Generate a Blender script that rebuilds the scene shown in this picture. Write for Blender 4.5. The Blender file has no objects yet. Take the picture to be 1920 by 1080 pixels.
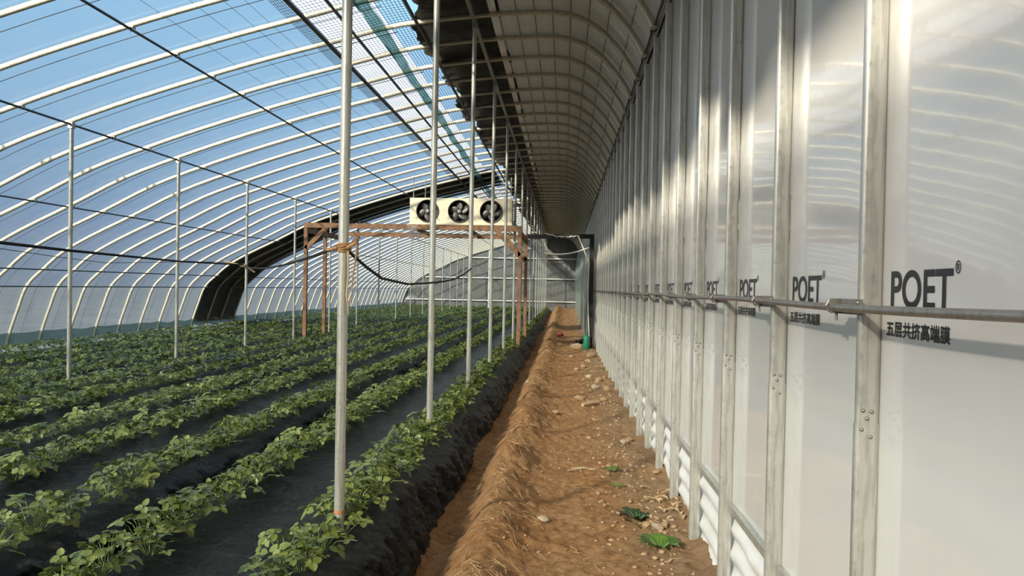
import bpy, bmesh, math, random
import numpy as np
from mathutils import Vector, Matrix

random.seed(7)
rng = np.random.default_rng(11)
SC = bpy.context.scene
COL = SC.collection
PI = math.pi

# ------------------------------------------------------------------ camera
F_PX = 1400.0
YAW = math.atan(99.0 / F_PX)
PITCH = math.radians(0.8)
ROLL = 0.0195
EYE = Vector((0.0, 0.0, 1.80))
fw = Vector((-math.sin(YAW) * math.cos(PITCH), math.cos(YAW) * math.cos(PITCH), -math.sin(PITCH)))
r0 = Vector((math.cos(YAW), math.sin(YAW), 0.0))
u0 = r0.cross(fw)
cr, sr = math.cos(ROLL), math.sin(ROLL)
RT = r0 * cr + u0 * sr
UP = u0 * cr - r0 * sr
cam = bpy.data.cameras.new('camera')
cam.sensor_width = 36.0
cam.lens = F_PX / 1920.0 * 36.0
cam.shift_y = F_PX * math.tan(PITCH) / 1920.0
cam.clip_start = 0.05
cam.clip_end = 2000
camo = bpy.data.objects.new('camera', cam)
camo.matrix_world = Matrix(((RT.x, UP.x, -fw.x, EYE.x), (RT.y, UP.y, -fw.y, EYE.y), (RT.z, UP.z, -fw.z, EYE.z), (0, 0, 0, 1)))
COL.objects.link(camo)
SC.camera = camo

# ------------------------------------------------------------------ sun, sky, exposure
SUN_DIR = Vector((1.0, 1.5, -0.835)).normalized()      # the way the light travels: from behind, over the beds, onto the long wall
sun = bpy.data.lights.new('sun', 'SUN')
sun.energy = 10.0
sun.color = (1.0, 0.90, 0.72)
sun.angle = math.radians(2.0)
suno = bpy.data.objects.new('sun', sun)
suno.rotation_euler = SUN_DIR.to_track_quat('-Z', 'Y').to_euler()
suno.location = (-20, -30, 25)
COL.objects.link(suno)

world = bpy.data.worlds.new('sky')
SC.world = world
world.use_nodes = True
wn, wl = world.node_tree.nodes, world.node_tree.links
wn.clear()
w_out = wn.new('ShaderNodeOutputWorld')
w_bg = wn.new('ShaderNodeBackground')
w_tc = wn.new('ShaderNodeTexCoord')
w_sep = wn.new('ShaderNodeSeparateXYZ')
w_ramp = wn.new('ShaderNodeValToRGB')
e = w_ramp.color_ramp.elements
e[0].position, e[0].color = 0.0, (0.30, 0.40, 0.55, 1)
e[1].position, e[1].color = 1.0, (0.64, 1.2, 1.75, 1)
for p, c in ((0.06, (0.38, 0.55, 0.82, 1)), (0.2, (0.56, 0.94, 1.36, 1)), (0.45, (0.64, 1.24, 1.80, 1))):
    q = e.new(p)
    q.color = c
w_dot = wn.new('ShaderNodeVectorMath')
w_dot.operation = 'DOT_PRODUCT'
w_dot.inputs[1].default_value = (-SUN_DIR.x, -SUN_DIR.y, -SUN_DIR.z)
w_glow = wn.new('ShaderNodeMapRange')
w_glow.inputs[1].default_value, w_glow.inputs[2].default_value = 0.45, 1.0
w_glow.inputs[3].default_value, w_glow.inputs[4].default_value = 0.0, 1.0
w_mix = wn.new('ShaderNodeMix')
w_mix.data_type = 'RGBA'
w_mix.inputs[7].default_value = (3.4, 3.3, 3.0, 1)
wl.new(w_tc.outputs['Generated'], w_sep.inputs[0])
wl.new(w_sep.outputs[2], w_ramp.inputs[0])
wl.new(w_tc.outputs['Generated'], w_dot.inputs[0])
wl.new(w_dot.outputs['Value'], w_glow.inputs[0])
wl.new(w_glow.outputs[0], w_mix.inputs[0])
wl.new(w_ramp.outputs[0], w_mix.inputs[6])
wl.new(w_mix.outputs[2], w_bg.inputs[0])
w_bg.inputs[1].default_value = 1.12
wl.new(w_bg.outputs[0], w_out.inputs[0])

vs = SC.view_settings
SC.display_settings.display_device = 'sRGB'
vs.view_transform = 'Standard'
vs.look = 'None'
vs.gamma = 1.0
vs.exposure = -0.55
vs.use_curve_mapping = False
cy = SC.cycles
cy.max_bounces = 9
cy.diffuse_bounces = 4
cy.glossy_bounces = 3
cy.transmission_bounces = 6
cy.transparent_max_bounces = 40
cy.caustics_reflective = False
cy.caustics_refractive = False
cy.sample_clamp_indirect = 4.0
cy.use_denoising = True


# ------------------------------------------------------------------ materials
class NT:
    def __init__(self, name):
        self.m = bpy.data.materials.new(name)
        self.m.use_nodes = True
        self.n = self.m.node_tree.nodes
        self.l = self.m.node_tree.links
        self.n.clear()
        self.out = self.n.new('ShaderNodeOutputMaterial')

    def node(self, t, **k):
        x = self.n.new(t)
        for a, b in k.items():
            setattr(x, a, b)
        return x

    def link(self, a, b):
        self.l.new(a, b)

    def coords(self, scale=(1, 1, 1), rot=(0, 0, 0)):
        tc = self.node('ShaderNodeTexCoord')
        mp = self.node('ShaderNodeMapping')
        mp.inputs['Scale'].default_value = scale
        mp.inputs['Rotation'].default_value = rot
        self.link(tc.outputs['Object'], mp.inputs[0])
        return mp.outputs[0]

    def noise(self, vec, scale, detail=4, rough=0.55, dist=0.0):
        x = self.node('ShaderNodeTexNoise')
        x.inputs['Scale'].default_value = scale
        x.inputs['Detail'].default_value = detail
        x.inputs['Roughness'].default_value = rough
        x.inputs['Distortion'].default_value = dist
        self.link(vec, x.inputs['Vector'])
        return x.outputs['Fac']

    def ramp(self, fac, stops):
        x = self.node('ShaderNodeValToRGB')
        el = x.color_ramp.elements
        el[0].position, el[0].color = stops[0][0], (*stops[0][1], 1)
        el[1].position, el[1].color = stops[-1][0], (*stops[-1][1], 1)
        for p, c in stops[1:-1]:
            q = el.new(p)
            q.color = (*c, 1)
        self.link(fac, x.inputs[0])
        return x.outputs[0]

    def remap(self, fac, a, b, c, d):
        x = self.node('ShaderNodeMapRange')
        for i, v in enumerate((a, b, c, d)):
            x.inputs[i + 1].default_value = v
        self.link(fac, x.inputs[0])
        return x.outputs[0]

    def bump(self, h, strength, dist=0.02):
        x = self.node('ShaderNodeBump')
        x.inputs['Strength'].default_value = strength
        x.inputs['Distance'].default_value = dist
        self.link(h, x.inputs['Height'])
        return x.outputs[0]

    def principled(self, base=None, rough=0.5, metal=0.0, normal=None, spec=0.5, coat=0.0):
        p = self.node('ShaderNodeBsdfPrincipled')
        if base is not None:
            if isinstance(base, tuple):
                p.inputs['Base Color'].default_value = (*base, 1)
            else:
                self.link(base, p.inputs['Base Color'])
        if isinstance(rough, float):
            p.inputs['Roughness'].default_value = rough
        else:
            self.link(rough, p.inputs['Roughness'])
        p.inputs['Metallic'].default_value = metal
        p.inputs['Specular IOR Level'].default_value = spec
        p.inputs['Coat Weight'].default_value = coat
        if normal is not None:
            self.link(normal, p.inputs['Normal'])
        return p.outputs[0]

    def done(self, shader):
        self.link(shader, self.out.inputs[0])
        return self.m


def simple(name, col, rough=0.5, metal=0.0, vary=0.12, scale=8.0, bump=0.0, spec=0.5):
    t = NT(name)
    v = t.coords()
    n = t.noise(v, scale)
    lo = tuple(max(0, c * (1 - vary)) for c in col)
    hi = tuple(min(1, c * (1 + vary)) for c in col)
    c = t.ramp(n, [(0.3, lo), (0.7, hi)])
    nr = t.bump(n, bump) if bump else None
    return t.done(t.principled(c, rough, metal, nr, spec))


def galvanised(name, col, metal=0.45, rough=0.38):
    t = NT(name)
    v = t.coords((1, 1, 0.06))
    streak = t.noise(v, 60, 3)
    v2 = t.coords()
    spang = t.noise(v2, 35, 4, 0.7)
    mixn = t.node('ShaderNodeMath', operation='ADD')
    t.link(streak, mixn.inputs[0])
    sp2 = t.remap(spang, 0.0, 1.0, 0.38, 0.62)
    t.link(sp2, mixn.inputs[1])
    lo = tuple(c * 0.74 for c in col)
    c = t.ramp(mixn.outputs[0], [(0.74, lo), (0.98, col), (1.25, tuple(min(1, q * 1.12) for q in col))])
    r = t.remap(spang, 0.3, 0.7, rough - 0.1, rough + 0.12)
    return t.done(t.principled(c, r, metal, t.bump(streak, 0.06, 0.004)))


def film(name, clear=(0.93, 0.95, 0.97), haze=0.16, haze_col=(0.9, 0.92, 0.94), low=None, gloss=0.06, streak=0.5, back=0.5):
    """clear sheet: see-through, a little milky with dew, faintly shiny"""
    t = NT(name)
    v = t.coords((1.0, 0.6, 0.25))
    n = t.noise(v, 3.0, 5, 0.6)
    f = t.remap(n, 0.3, 0.75, haze * (1 - streak), haze * (1 + streak))
    if low:
        tc = t.node('ShaderNodeTexCoord')
        sp = t.node('ShaderNodeSeparateXYZ')
        t.link(tc.outputs['Object'], sp.inputs[0])
        g = t.remap(sp.outputs[2], low[0], low[1], low[2], 0.0)
        ad = t.node('ShaderNodeMath', operation='ADD')
        ad.use_clamp = True
        t.link(f, ad.inputs[0])
        t.link(g, ad.inputs[1])
        f = ad.outputs[0]
    tr = t.node('ShaderNodeBsdfTransparent')
    tr.inputs[0].default_value = (*clear, 1)
    tl = t.node('ShaderNodeBsdfTranslucent')
    tl.inputs[0].default_value = (*haze_col, 1)
    df = t.node('ShaderNodeBsdfDiffuse')
    df.inputs[0].default_value = (*haze_col, 1)
    m0 = t.node('ShaderNodeMixShader')
    m0.inputs[0].default_value = back
    t.link(tl.outputs[0], m0.inputs[1])
    t.link(df.outputs[0], m0.inputs[2])
    m1 = t.node('ShaderNodeMixShader')
    t.link(f, m1.inputs[0])
    t.link(tr.outputs[0], m1.inputs[1])
    t.link(m0.outputs[0], m1.inputs[2])
    gl = t.node('ShaderNodeBsdfGlossy')
    gl.inputs['Roughness'].default_value = 0.15
    m2 = t.node('ShaderNodeMixShader')
    m2.inputs[0].default_value = gloss
    t.link(m1.outputs[0], m2.inputs[1])
    t.link(gl.outputs[0], m2.inputs[2])
    return t.done(m2.outputs[0])


def mk_wall_film():
    t = NT('white wall film')
    v = t.coords((1, 1, 0.12))
    n = t.noise(v, 5.0, 3, 0.5)
    v2 = t.coords((1, 0.5, 0.3))
    n2 = t.noise(v2, 2.2, 3, 0.5, 0.6)
    ad = t.node('ShaderNodeMath', operation='ADD')
    t.link(n, ad.inputs[0])
    t.link(n2, ad.inputs[1])
    c = t.ramp(n2, [(0.25, (0.70, 0.69, 0.66)), (0.7, (0.76, 0.75, 0.725))])
    return t.done(t.principled(c, 0.07, 0.0, t.bump(ad.outputs[0], 0.04, 0.03), 0.5, 0.35))


def mk_mulch():
    t = NT('black mulch film')
    v = t.coords((1.0, 0.10, 1.0), (0, 0, 0.35))
    n = t.noise(v, 34, 6, 0.7, 1.0)
    v3 = t.coords((0.5, 1.0, 0.35), (0, 0, -0.3))
    n3 = t.noise(v3, 9, 6, 0.65, 1.6)
    ad = t.node('ShaderNodeMath', operation='MULTIPLY_ADD')
    t.link(n, ad.inputs[0])
    ad.inputs[1].default_value = 0.45
    t.link(n3, ad.inputs[2])
    v2 = t.coords()
    d = t.noise(v2, 3.5, 6, 0.7)
    c = t.ramp(d, [(0.35, (0.010, 0.010, 0.010)), (0.6, (0.020, 0.020, 0.019)), (0.80, (0.070, 0.056, 0.042))])
    r = t.remap(n3, 0.3, 0.7, 0.20, 0.42)
    return t.done(t.principled(c, r, 0.0, t.bump(ad.outputs[0], 1.0, 0.09), 0.28))


def mk_black_film():
    t = NT('wrinkled black film')
    v = t.coords((1.0, 2.6, 1.0))
    n = t.noise(v, 5.0, 6, 0.65, 1.5)
    return t.done(t.principled((0.007, 0.007, 0.008), 0.22, 0.0, t.bump(n, 1.0, 0.08), 0.35))


def mk_ceiling():
    t = NT('white ceiling film')
    v = t.coords((0.6, 1.4, 0.6))
    n = t.noise(v, 7.0, 5, 0.65, 1.0)
    tc = t.node('ShaderNodeTexCoord')
    wv = t.node('ShaderNodeTexWave')
    wv.wave_type = 'BANDS'
    wv.bands_direction = 'X'
    wv.inputs['Scale'].default_value = 1.25
    t.link(tc.outputs['Object'], wv.inputs[0])
    crease = t.ramp(wv.outputs['Fac'], [(0.0, (0.12, 0.12, 0.12)), (0.02, (0.69, 0.71, 0.70)), (1.0, (0.74, 0.765, 0.76))])
    return t.done(t.principled(crease, 0.18, 0.0, t.bump(n, 0.7, 0.035), 0.6))


def mk_soil():
    t = NT('orange soil')
    v = t.coords()
    big = t.noise(v, 1.6, 5, 0.6)
    mid = t.noise(v, 14, 6, 0.7)
    fine = t.noise(v, 95, 5, 0.75)
    c1 = t.ramp(mid, [(0.28, (0.23, 0.11, 0.045)), (0.5, (0.52, 0.285, 0.13)), (0.72, (0.66, 0.41, 0.21))])
    c2 = t.ramp(big, [(0.3, (0.80, 0.66, 0.55)), (0.65, (1.0, 1.0, 1.0))])
    mx = t.node('ShaderNodeMix', data_type='RGBA', blend_type='MULTIPLY')
    mx.inputs[0].default_value = 0.7
    t.link(c1, mx.inputs[6])
    t.link(c2, mx.inputs[7])
    # paler gravelly strip along the foot of the long wall
    sp = t.node('ShaderNodeSeparateXYZ')
    t.link(v, sp.inputs[0])
    wob = t.node('ShaderNodeMath', operation='MULTIPLY_ADD')
    t.link(big, wob.inputs[0])
    wob.inputs[1].default_value = 0.5
    t.link(sp.outputs[0], wob.inputs[2])
    g = t.remap(wob.outputs[0], 0.62, 0.95, 0.0, 0.62)
    grav = t.ramp(fine, [(0.3, (0.22, 0.14, 0.08)), (0.55, (0.44, 0.31, 0.19)), (0.75, (0.66, 0.54, 0.39))])
    m2 = t.node('ShaderNodeMix', data_type='RGBA')
    t.link(g, m2.inputs[0])
    t.link(mx.outputs[2], m2.inputs[6])
    t.link(grav, m2.inputs[7])
    ad = t.node('ShaderNodeMath', operation='MULTIPLY_ADD')
    t.link(fine, ad.inputs[0])
    ad.inputs[1].default_value = 0.8
    t.link(mid, ad.inputs[2])
    return t.done(t.principled(m2.outputs[2], 0.95, 0.0, t.bump(ad.outputs[0], 0.9, 0.03), 0.15))


def mk_leaf(name, lo, mid, hi):
    t = NT(name)
    oi = t.node('ShaderNodeObjectInfo')
    v = t.coords()
    n = t.noise(v, 9, 3)
    n2 = t.noise(v, 70, 3)
    ad = t.node('ShaderNodeMath', operation='MULTIPLY_ADD')
    t.link(oi.outputs['Random'], ad.inputs[0])
    ad.inputs[1].default_value = 0.25
    t.link(n, ad.inputs[2])
    c = t.ramp(ad.outputs[0], [(0.35, lo), (0.62, mid), (0.9, hi)])
    p = t.principled(c, 0.33, 0.0, t.bump(n2, 0.4, 0.006), 0.5)
    tl = t.node('ShaderNodeBsdfTranslucent')
    t.link(c, tl.inputs[0])
    m = t.node('ShaderNodeMixShader')
    m.inputs[0].default_value = 0.28
    t.link(p, m.inputs[1])
    t.link(tl.outputs[0], m.inputs[2])
    return t.done(m.outputs[0])


def mk_endwall():
    t = NT('grey end film')
    v = t.coords((1, 1, 0.10))
    n = t.noise(v, 5.5, 5, 0.6, 0.6)
    c = t.ramp(n, [(0.3, (0.115, 0.12, 0.12)), (0.7, (0.17, 0.178, 0.175))])
    return t.done(t.principled(c, 0.35, 0.0, t.bump(n, 0.5, 0.05), 0.4))


def mk_rust():
    t = NT('rusty steel')
    v = t.coords()
    n = t.noise(v, 12, 6, 0.7)
    c = t.ramp(n, [(0.3, (0.12, 0.066, 0.04)), (0.55, (0.28, 0.155, 0.09)), (0.8, (0.42, 0.26, 0.16))])
    return t.done(t.principled(c, 0.8, 0.0, t.bump(n, 0.4, 0.01), 0.3))


M = {
    'galv': galvanised('galvanised tube', (0.46, 0.455, 0.41), 0.45, 0.34),
    'wallpost': galvanised('galvanised oval tube', (0.455, 0.455, 0.42), 0.45, 0.36),
    'rib': galvanised('pale oval tube', (0.52, 0.49, 0.395), 0.7, 0.40),
    'dark_pipe': galvanised('weathered pipe', (0.30, 0.285, 0.26), 0.5, 0.42),
    'purlin': simple('dark purlin tube', (0.055, 0.06, 0.065), 0.5, 0.2),
    'clip': simple('wire clip', (0.42, 0.41, 0.38), 0.35, 0.6),
    'bolt': simple('bolt head', (0.30, 0.28, 0.24), 0.35, 0.7),
    'rope_black': simple('black rope', (0.012, 0.012, 0.013), 0.85),
    'roof': film('roof film', (0.64, 0.68, 0.70), 0.10, (0.76, 0.80, 0.84), (0.2, 3.0, 0.10), 0.05, 0.5, 0.65),
    'milky': film('milky vent film', (0.93, 0.92, 0.94), 0.72, (0.94, 0.92, 0.95), None, 0.04, 0.15, 0.15),
    'teal': film('teal shade sheet', (0.24, 0.42, 0.42), 0.5, (0.03, 0.09, 0.09), None, 0.05, 0.5, 0.4),
    'skirt': film('greenish skirt film', (0.30, 0.42, 0.43), 0.45, (0.07, 0.12, 0.12), None, 0.08, 0.6, 0.4),
    'loose': film('loose hanging film', (0.86, 0.90, 0.87), 0.78, (0.50, 0.55, 0.48), None, 0.10, 0.2, 0.6),
    'wall': mk_wall_film(),
    'mulch': mk_mulch(),
    'black_film': mk_black_film(),
    'ceiling': mk_ceiling(),
    'soil': mk_soil(),
    'leaf': mk_leaf('strawberry leaf', (0.055, 0.085, 0.018), (0.185, 0.225, 0.050), (0.38, 0.41, 0.13)),
    'stalk': simple('green stalk', (0.22, 0.30, 0.09), 0.5),
    'petal': simple('white petal', (0.85, 0.85, 0.80), 0.6),
    'weed': mk_leaf('weed leaf', (0.06, 0.13, 0.02), (0.14, 0.27, 0.04), (0.26, 0.42, 0.08)),
    'end': mk_endwall(),
    'rust': mk_rust(),
    'cream': simple('cream painted sheet', (0.86, 0.78, 0.58), 0.5, 0.0, 0.05, 3.0),
    'fan_dark': simple('dark fan plastic', (0.015, 0.014, 0.014), 0.5),
    'blade': simple('grey fan blade', (0.20, 0.185, 0.175), 0.45, 0.3),
    'hub': simple('fan hub metal', (0.35, 0.33, 0.32), 0.35, 0.6),
    'black': simple('black wrapping', (0.012, 0.012, 0.012), 0.65),
    'netting': simple('black netting cord', (0.018, 0.018, 0.02), 0.7),
    'quilt': simple('black quilt', (0.016, 0.016, 0.016), 0.9, 0.0, 0.3, 4.0, 0.3),
    'white_pipe': simple('white pipe', (0.72, 0.73, 0.70), 0.4),
    'white_cable': simple('white cable', (0.75, 0.73, 0.68), 0.5),
    'ink': simple('black print', (0.014, 0.017, 0.018), 0.35),
    'tarp': simple('white tarpaulin', (0.78, 0.78, 0.76), 0.35, 0.0, 0.04, 6.0, 0.2),
    'stone': simple('tan stone', (0.46, 0.31, 0.18), 0.9, 0.0, 0.3, 30.0, 0.4, 0.2),
    'pale_stone': simple('pale stone', (0.52, 0.42, 0.29), 0.9, 0.0, 0.25, 30.0, 0.4, 0.2),
    'straw': simple('dry straw', (0.50, 0.33, 0.17), 0.8),
    'dead_leaf': simple('dry leaf', (0.50, 0.36, 0.20), 0.8),
    'dark_leaf': simple('dark green leaf', (0.025, 0.06, 0.022), 0.5),
    'wood': simple('split wood', (0.55, 0.40, 0.23), 0.8),
    'rag': simple('tan rag', (0.36, 0.21, 0.10), 0.9, 0.0, 0.3, 40.0, 0.4),
    'tape': simple('orange tape', (0.50, 0.20, 0.08), 0.6),
    'green_plastic': simple('green plastic', (0.01, 0.19, 0.10), 0.4),
    'red_plastic': simple('red plastic', (0.45, 0.05, 0.05), 0.5),
    'outside': simple('outside ground', (0.11, 0.115, 0.12), 0.95, 0.0, 0.3, 0.5),
}


# ------------------------------------------------------------------ helpers
class MB:
    def __init__(self):
        self.v, self.f = [], []

    def add(self, verts, faces):
        o = len(self.v)
        self.v += [tuple(p) for p in verts]
        self.f += [tuple(i + o for i in f) for f in faces]
        return self

    def box(self, lo, hi):
        (a, b, c), (d, e_, f_) = lo, hi
        return self.add([(a, b, c), (d, b, c), (d, e_, c), (a, e_, c), (a, b, f_), (d, b, f_), (d, e_, f_), (a, e_, f_)],
                        [(0, 3, 2, 1), (4, 5, 6, 7), (0, 1, 5, 4), (1, 2, 6, 5), (2, 3, 7, 6), (3, 0, 4, 7)])

    def obox(self, p, q, w, h, up=(0, 0, 1)):
        """box beam from p to q, w across, h along up"""
        p, q = Vector(p), Vector(q)
        d = (q - p).normalized()
        s = d.cross(Vector(up)).normalized()
        u = s.cross(d)
        vs_ = []
        for c in (p, q):
            for a, b in ((-1, -1), (1, -1), (1, 1), (-1, 1)):
                vs_.append(c + s * (a * w / 2) + u * (b * h / 2))
        return self.add(vs_, [(0, 1, 2, 3), (7, 6, 5, 4), (0, 4, 5, 1), (1, 5, 6, 2), (2, 6, 7, 3), (3, 7, 4, 0)])

    def tube(self, pts, r, n=8, cap=True):
        pts = [Vector(p) for p in pts]
        rr = r if isinstance(r, (list, tuple)) else [r] * len(pts)
        ref = Vector((0, 0, 1)) if abs((pts[-1] - pts[0]).normalized().z) < 0.9 else Vector((1, 0, 0))
        vs_, fs = [], []
        for i, p in enumerate(pts):
            d = (pts[min(i + 1, len(pts) - 1)] - pts[max(i - 1, 0)]).normalized()
            s = d.cross(ref)
            if s.length < 1e-4:
                s = d.cross(Vector((0, 1, 0)))
            s.normalize()
            u = s.cross(d)
            for k in range(n):
                a = 2 * PI * k / n
                vs_.append(p + s * (math.cos(a) * rr[i]) + u * (math.sin(a) * rr[i]))
        for i in range(len(pts) - 1):
            for k in range(n):
                a, b = i * n + k, i * n + (k + 1) % n
                fs.append((a, b, b + n, a + n))
        if cap:
            fs.append(tuple(range(n - 1, -1, -1)))
            fs.append(tuple((len(pts) - 1) * n + k for k in range(n)))
        return self.add(vs_, fs)

    def lathe(self, prof, axis_o, axis_d, n=24):
        o, d = Vector(axis_o), Vector(axis_d).normalized()
        s = d.orthogonal().normalized()
        u = d.cross(s)
        vs_, fs = [], []
        for (r, h) in prof:
            for k in range(n):
                a = 2 * PI * k / n
                vs_.append(o + d * h + s * (math.cos(a) * r) + u * (math.sin(a) * r))
        for i in range(len(prof) - 1):
            for k in range(n):
                a, b = i * n + k, i * n + (k + 1) % n
                fs.append((a, b, b + n, a + n))
        return self.add(vs_, fs)

    def build(self, name, m, parent=None, smooth=True, loc=None):
        return mesh_obj(name, self.v, self.f, m, parent, smooth, loc)


def mesh_obj(name, verts, faces, m, parent=None, smooth=True, loc=None):
    me = bpy.data.meshes.new(name)
    if loc is not None:
        l = Vector(loc)
        verts = [(p[0] - l.x, p[1] - l.y, p[2] - l.z) for p in verts]
    me.from_pydata([tuple(map(float, p)) for p in verts], [], faces)
    me.materials.append(M[m] if isinstance(m, str) else m)
    if smooth:
        me.polygons.foreach_set('use_smooth', [True] * len(me.polygons))
        try:
            me.set_sharp_from_angle(angle=math.radians(38))
        except Exception:
            pass
    o = bpy.data.objects.new(name, me)
    if loc is not None and parent is None:
        o.location = loc
    COL.objects.link(o)
    if parent is not None:
        o.parent = parent
        if loc is not None:
            o.location = Vector(loc)
    return o


def np_mesh(name, V, Q, m, parent=None, smooth=True):
    """V (n,3) array, Q (k,4) int array of quads"""
    me = bpy.data.meshes.new(name)
    me.vertices.add(len(V))
    me.vertices.foreach_set('co', np.ascontiguousarray(V, dtype=np.float32).ravel())
    k = len(Q)
    me.loops.add(k * 4)
    me.loops.foreach_set('vertex_index', np.ascontiguousarray(Q, dtype=np.int32).ravel())
    me.polygons.add(k)
    me.polygons.foreach_set('loop_start', np.arange(0, k * 4, 4, dtype=np.int32))
    me.polygons.foreach_set('loop_total', np.full(k, 4, dtype=np.int32))
    me.update(calc_edges=True)
    me.validate()
    if smooth:
        me.polygons.foreach_set('use_smooth', np.ones(len(me.polygons), dtype=bool))
    me.materials.append(M[m])
    o = bpy.data.objects.new(name, me)
    COL.objects.link(o)
    if parent is not None:
        o.parent = parent
    return o


def grid_quads(nr, nc):
    i = np.arange(nr - 1)[:, None] * nc + np.arange(nc - 1)[None, :]
    i = i.ravel()
    return np.stack([i, i + 1, i + nc + 1, i + nc], 1)


def tag(o, label, cat, group=None, kind=None):
    o['label'] = label
    o['category'] = cat
    if group:
        o['group'] = group
    if kind:
        o['kind'] = kind
    return o


def struct(o, label=None, cat=None):
    o['kind'] = 'structure'
    if label:
        o['label'] = label
    if cat:
        o['category'] = cat
    return o


def empty(name, loc):
    o = bpy.data.objects.new(name, None)
    o.empty_display_size = 0.1
    o.location = loc
    COL.objects.link(o)
    return o


def copy_tree(o, parent=None):
    c = o.copy()
    COL.objects.link(c)
    if parent is not None:
        c.parent = parent
    for ch in list(o.children):
        copy_tree(ch, c)
    return c


ONES = ['', 'first', 'second', 'third', 'fourth', 'fifth', 'sixth', 'seventh', 'eighth', 'ninth', 'tenth', 'eleventh', 'twelfth', 'thirteenth',
        'fourteenth', 'fifteenth', 'sixteenth', 'seventeenth', 'eighteenth', 'nineteenth']
TENS = ['', '', 'twenty', 'thirty', 'forty', 'fifty', 'sixty', 'seventy', 'eighty', 'ninety']


def nth(n):
    if n < 20:
        return ONES[n]
    t, o = divmod(n, 10)
    if o == 0:
        return TENS[t][:-1] + 'ieth'
    return TENS[t] + '-' + ONES[o]


def _hash(ix, iy, seed):
    h = (ix.astype(np.int64) * 374761393 + iy.astype(np.int64) * 668265263 + seed * 1442695041) & 0x7fffffff
    h = ((h ^ (h >> 13)) * 1274126177) & 0x7fffffff
    h = h ^ (h >> 16)
    return (h & 0xffff) / 65535.0


def vnoise(x, y, seed=0):
    ix, iy = np.floor(x), np.floor(y)
    fx, fy = x - ix, y - iy
    fx, fy = fx * fx * (3 - 2 * fx), fy * fy * (3 - 2 * fy)
    ix, iy = ix.astype(np.int64), iy.astype(np.int64)
    a, b = _hash(ix, iy, seed), _hash(ix + 1, iy, seed)
    c, d = _hash(ix, iy + 1, seed), _hash(ix + 1, iy + 1, seed)
    return (a * (1 - fx) + b * fx) * (1 - fy) + (c * (1 - fx) + d * fx) * fy - 0.5


def fbm(x, y, seed=0, octv=4, gain=0.5):
    s, a = 0.0, 1.0
    for k in range(octv):
        s = s + a * vnoise(x * 2 ** k, y * 2 ** k, seed + 17 * k)
        a *= gain
    return s


def sstep(a, b, x):
    t = np.clip((x - a) / (b - a), 0, 1)
    return t * t * (3 - 2 * t)


def geo_rows(y0, y1, k, mn):
    ys = [y0]
    while ys[-1] < y1:
        ys.append(ys[-1] + max(mn, k * abs(ys[-1])))
    ys[-1] = y1
    return np.array(ys)


# ------------------------------------------------------------------ arch profile (x, z) from the low side to the wall head
Y_END = 54.5
KNOTS = [(-12.05, 0.30), (-11.98, 0.62), (-11.80, 1.14), (-11.59, 1.66), (-11.20, 2.04), (-10.81, 2.37), (-10.16, 2.74), (-9.23, 3.19), (-8.19, 3.71),
         (-7.18, 4.09), (-6.2, 4.42), (-5.14, 4.74), (-4.2, 5.00), (-3.23, 5.24), (-2.36, 5.45), (-1.31, 5.57), (-0.62, 5.61), (-0.14, 5.60), (0.16, 5.52),
         (0.42, 5.36), (0.67, 5.10), (0.84, 4.86), (0.93, 4.68)]


def catmull(kn, sub):
    out = []
    for i in range(len(kn) - 1):
        p0, p1, p2, p3 = kn[max(i - 1, 0)], kn[i], kn[i + 1], kn[min(i + 2, len(kn) - 1)]
        for s in range(sub):
            t = s / sub
            out.append(tuple(0.5 * ((2 * p1[j]) + (-p0[j] + p2[j]) * t + (2 * p0[j] - 5 * p1[j] + 4 * p2[j] - p3[j]) * t * t
                                    + (-p0[j] + 3 * p1[j] - 3 * p2[j] + p3[j]) * t ** 3) for j in range(2)))
    out.append(kn[-1])
    return out


ARCH = np.array(catmull(KNOTS, 3))
_T = np.gradient(ARCH, axis=0)
_T /= np.linalg.norm(_T, axis=1)[:, None]
ARCH_N = np.stack([-_T[:, 1], _T[:, 0]], 1)      # outward (up / to the low side)


def arch_at(x, off=0.0):
    """point on the arch at lateral x, moved outward by off"""
    x = np.asarray(x, float)
    X = np.interp(x, ARCH[:, 0], ARCH[:, 0])
    Z = np.interp(x, ARCH[:, 0], ARCH[:, 1])
    nx = np.interp(x, ARCH[:, 0], ARCH_N[:, 0])
    nz = np.interp(x, ARCH[:, 0], ARCH_N[:, 1])
    return X + nx * off, Z + nz * off


def arch_strip(x0, x1, n=None):
    """lateral samples along the arch between x0 and x1, dense where it bends"""
    s = np.concatenate([[0], np.cumsum(np.linalg.norm(np.diff(ARCH, axis=0), axis=1))])
    s0, s1 = np.interp([x0, x1], ARCH[:, 0], s)
    n = n or max(2, int((s1 - s0) / 0.2) + 1)
    return np.interp(np.linspace(s0, s1, n), s, ARCH[:, 0])


def sheet(name, x0, x1, y0, y1, off, m, ny=None, wob=0.0, seed=3, n=None, edge=None):
    """a sheet lying along the arch; edge = (amplitude, period) waviness of its x0 edge"""
    xs = arch_strip(x0, x1, n)
    ys = np.linspace(y0, y1, ny or max(2, int((y1 - y0) / 0.5)))
    XX = np.repeat(xs[None, :], len(ys), 0)
    YY = np.repeat(ys[:, None], len(xs), 1)
    if edge:
        w = np.linspace(1, 0, len(xs))[None, :] ** 1.5
        XX = XX + w * edge[0] * fbm(YY / edge[1], YY * 0 + seed, seed, 4, 0.6)
    o = off + wob * fbm(XX * 3.1, YY * 1.3, seed, 3)
    X, Z = arch_at(XX, 0)
    nx = np.interp(XX, ARCH[:, 0], ARCH_N[:, 0])
    nz = np.interp(XX, ARCH[:, 0], ARCH_N[:, 1])
    V = np.stack([X + nx * o, YY, Z + nz * o], -1).reshape(-1, 3)
    return np_mesh(name, V, grid_quads(len(ys), len(xs)), m)


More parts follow.
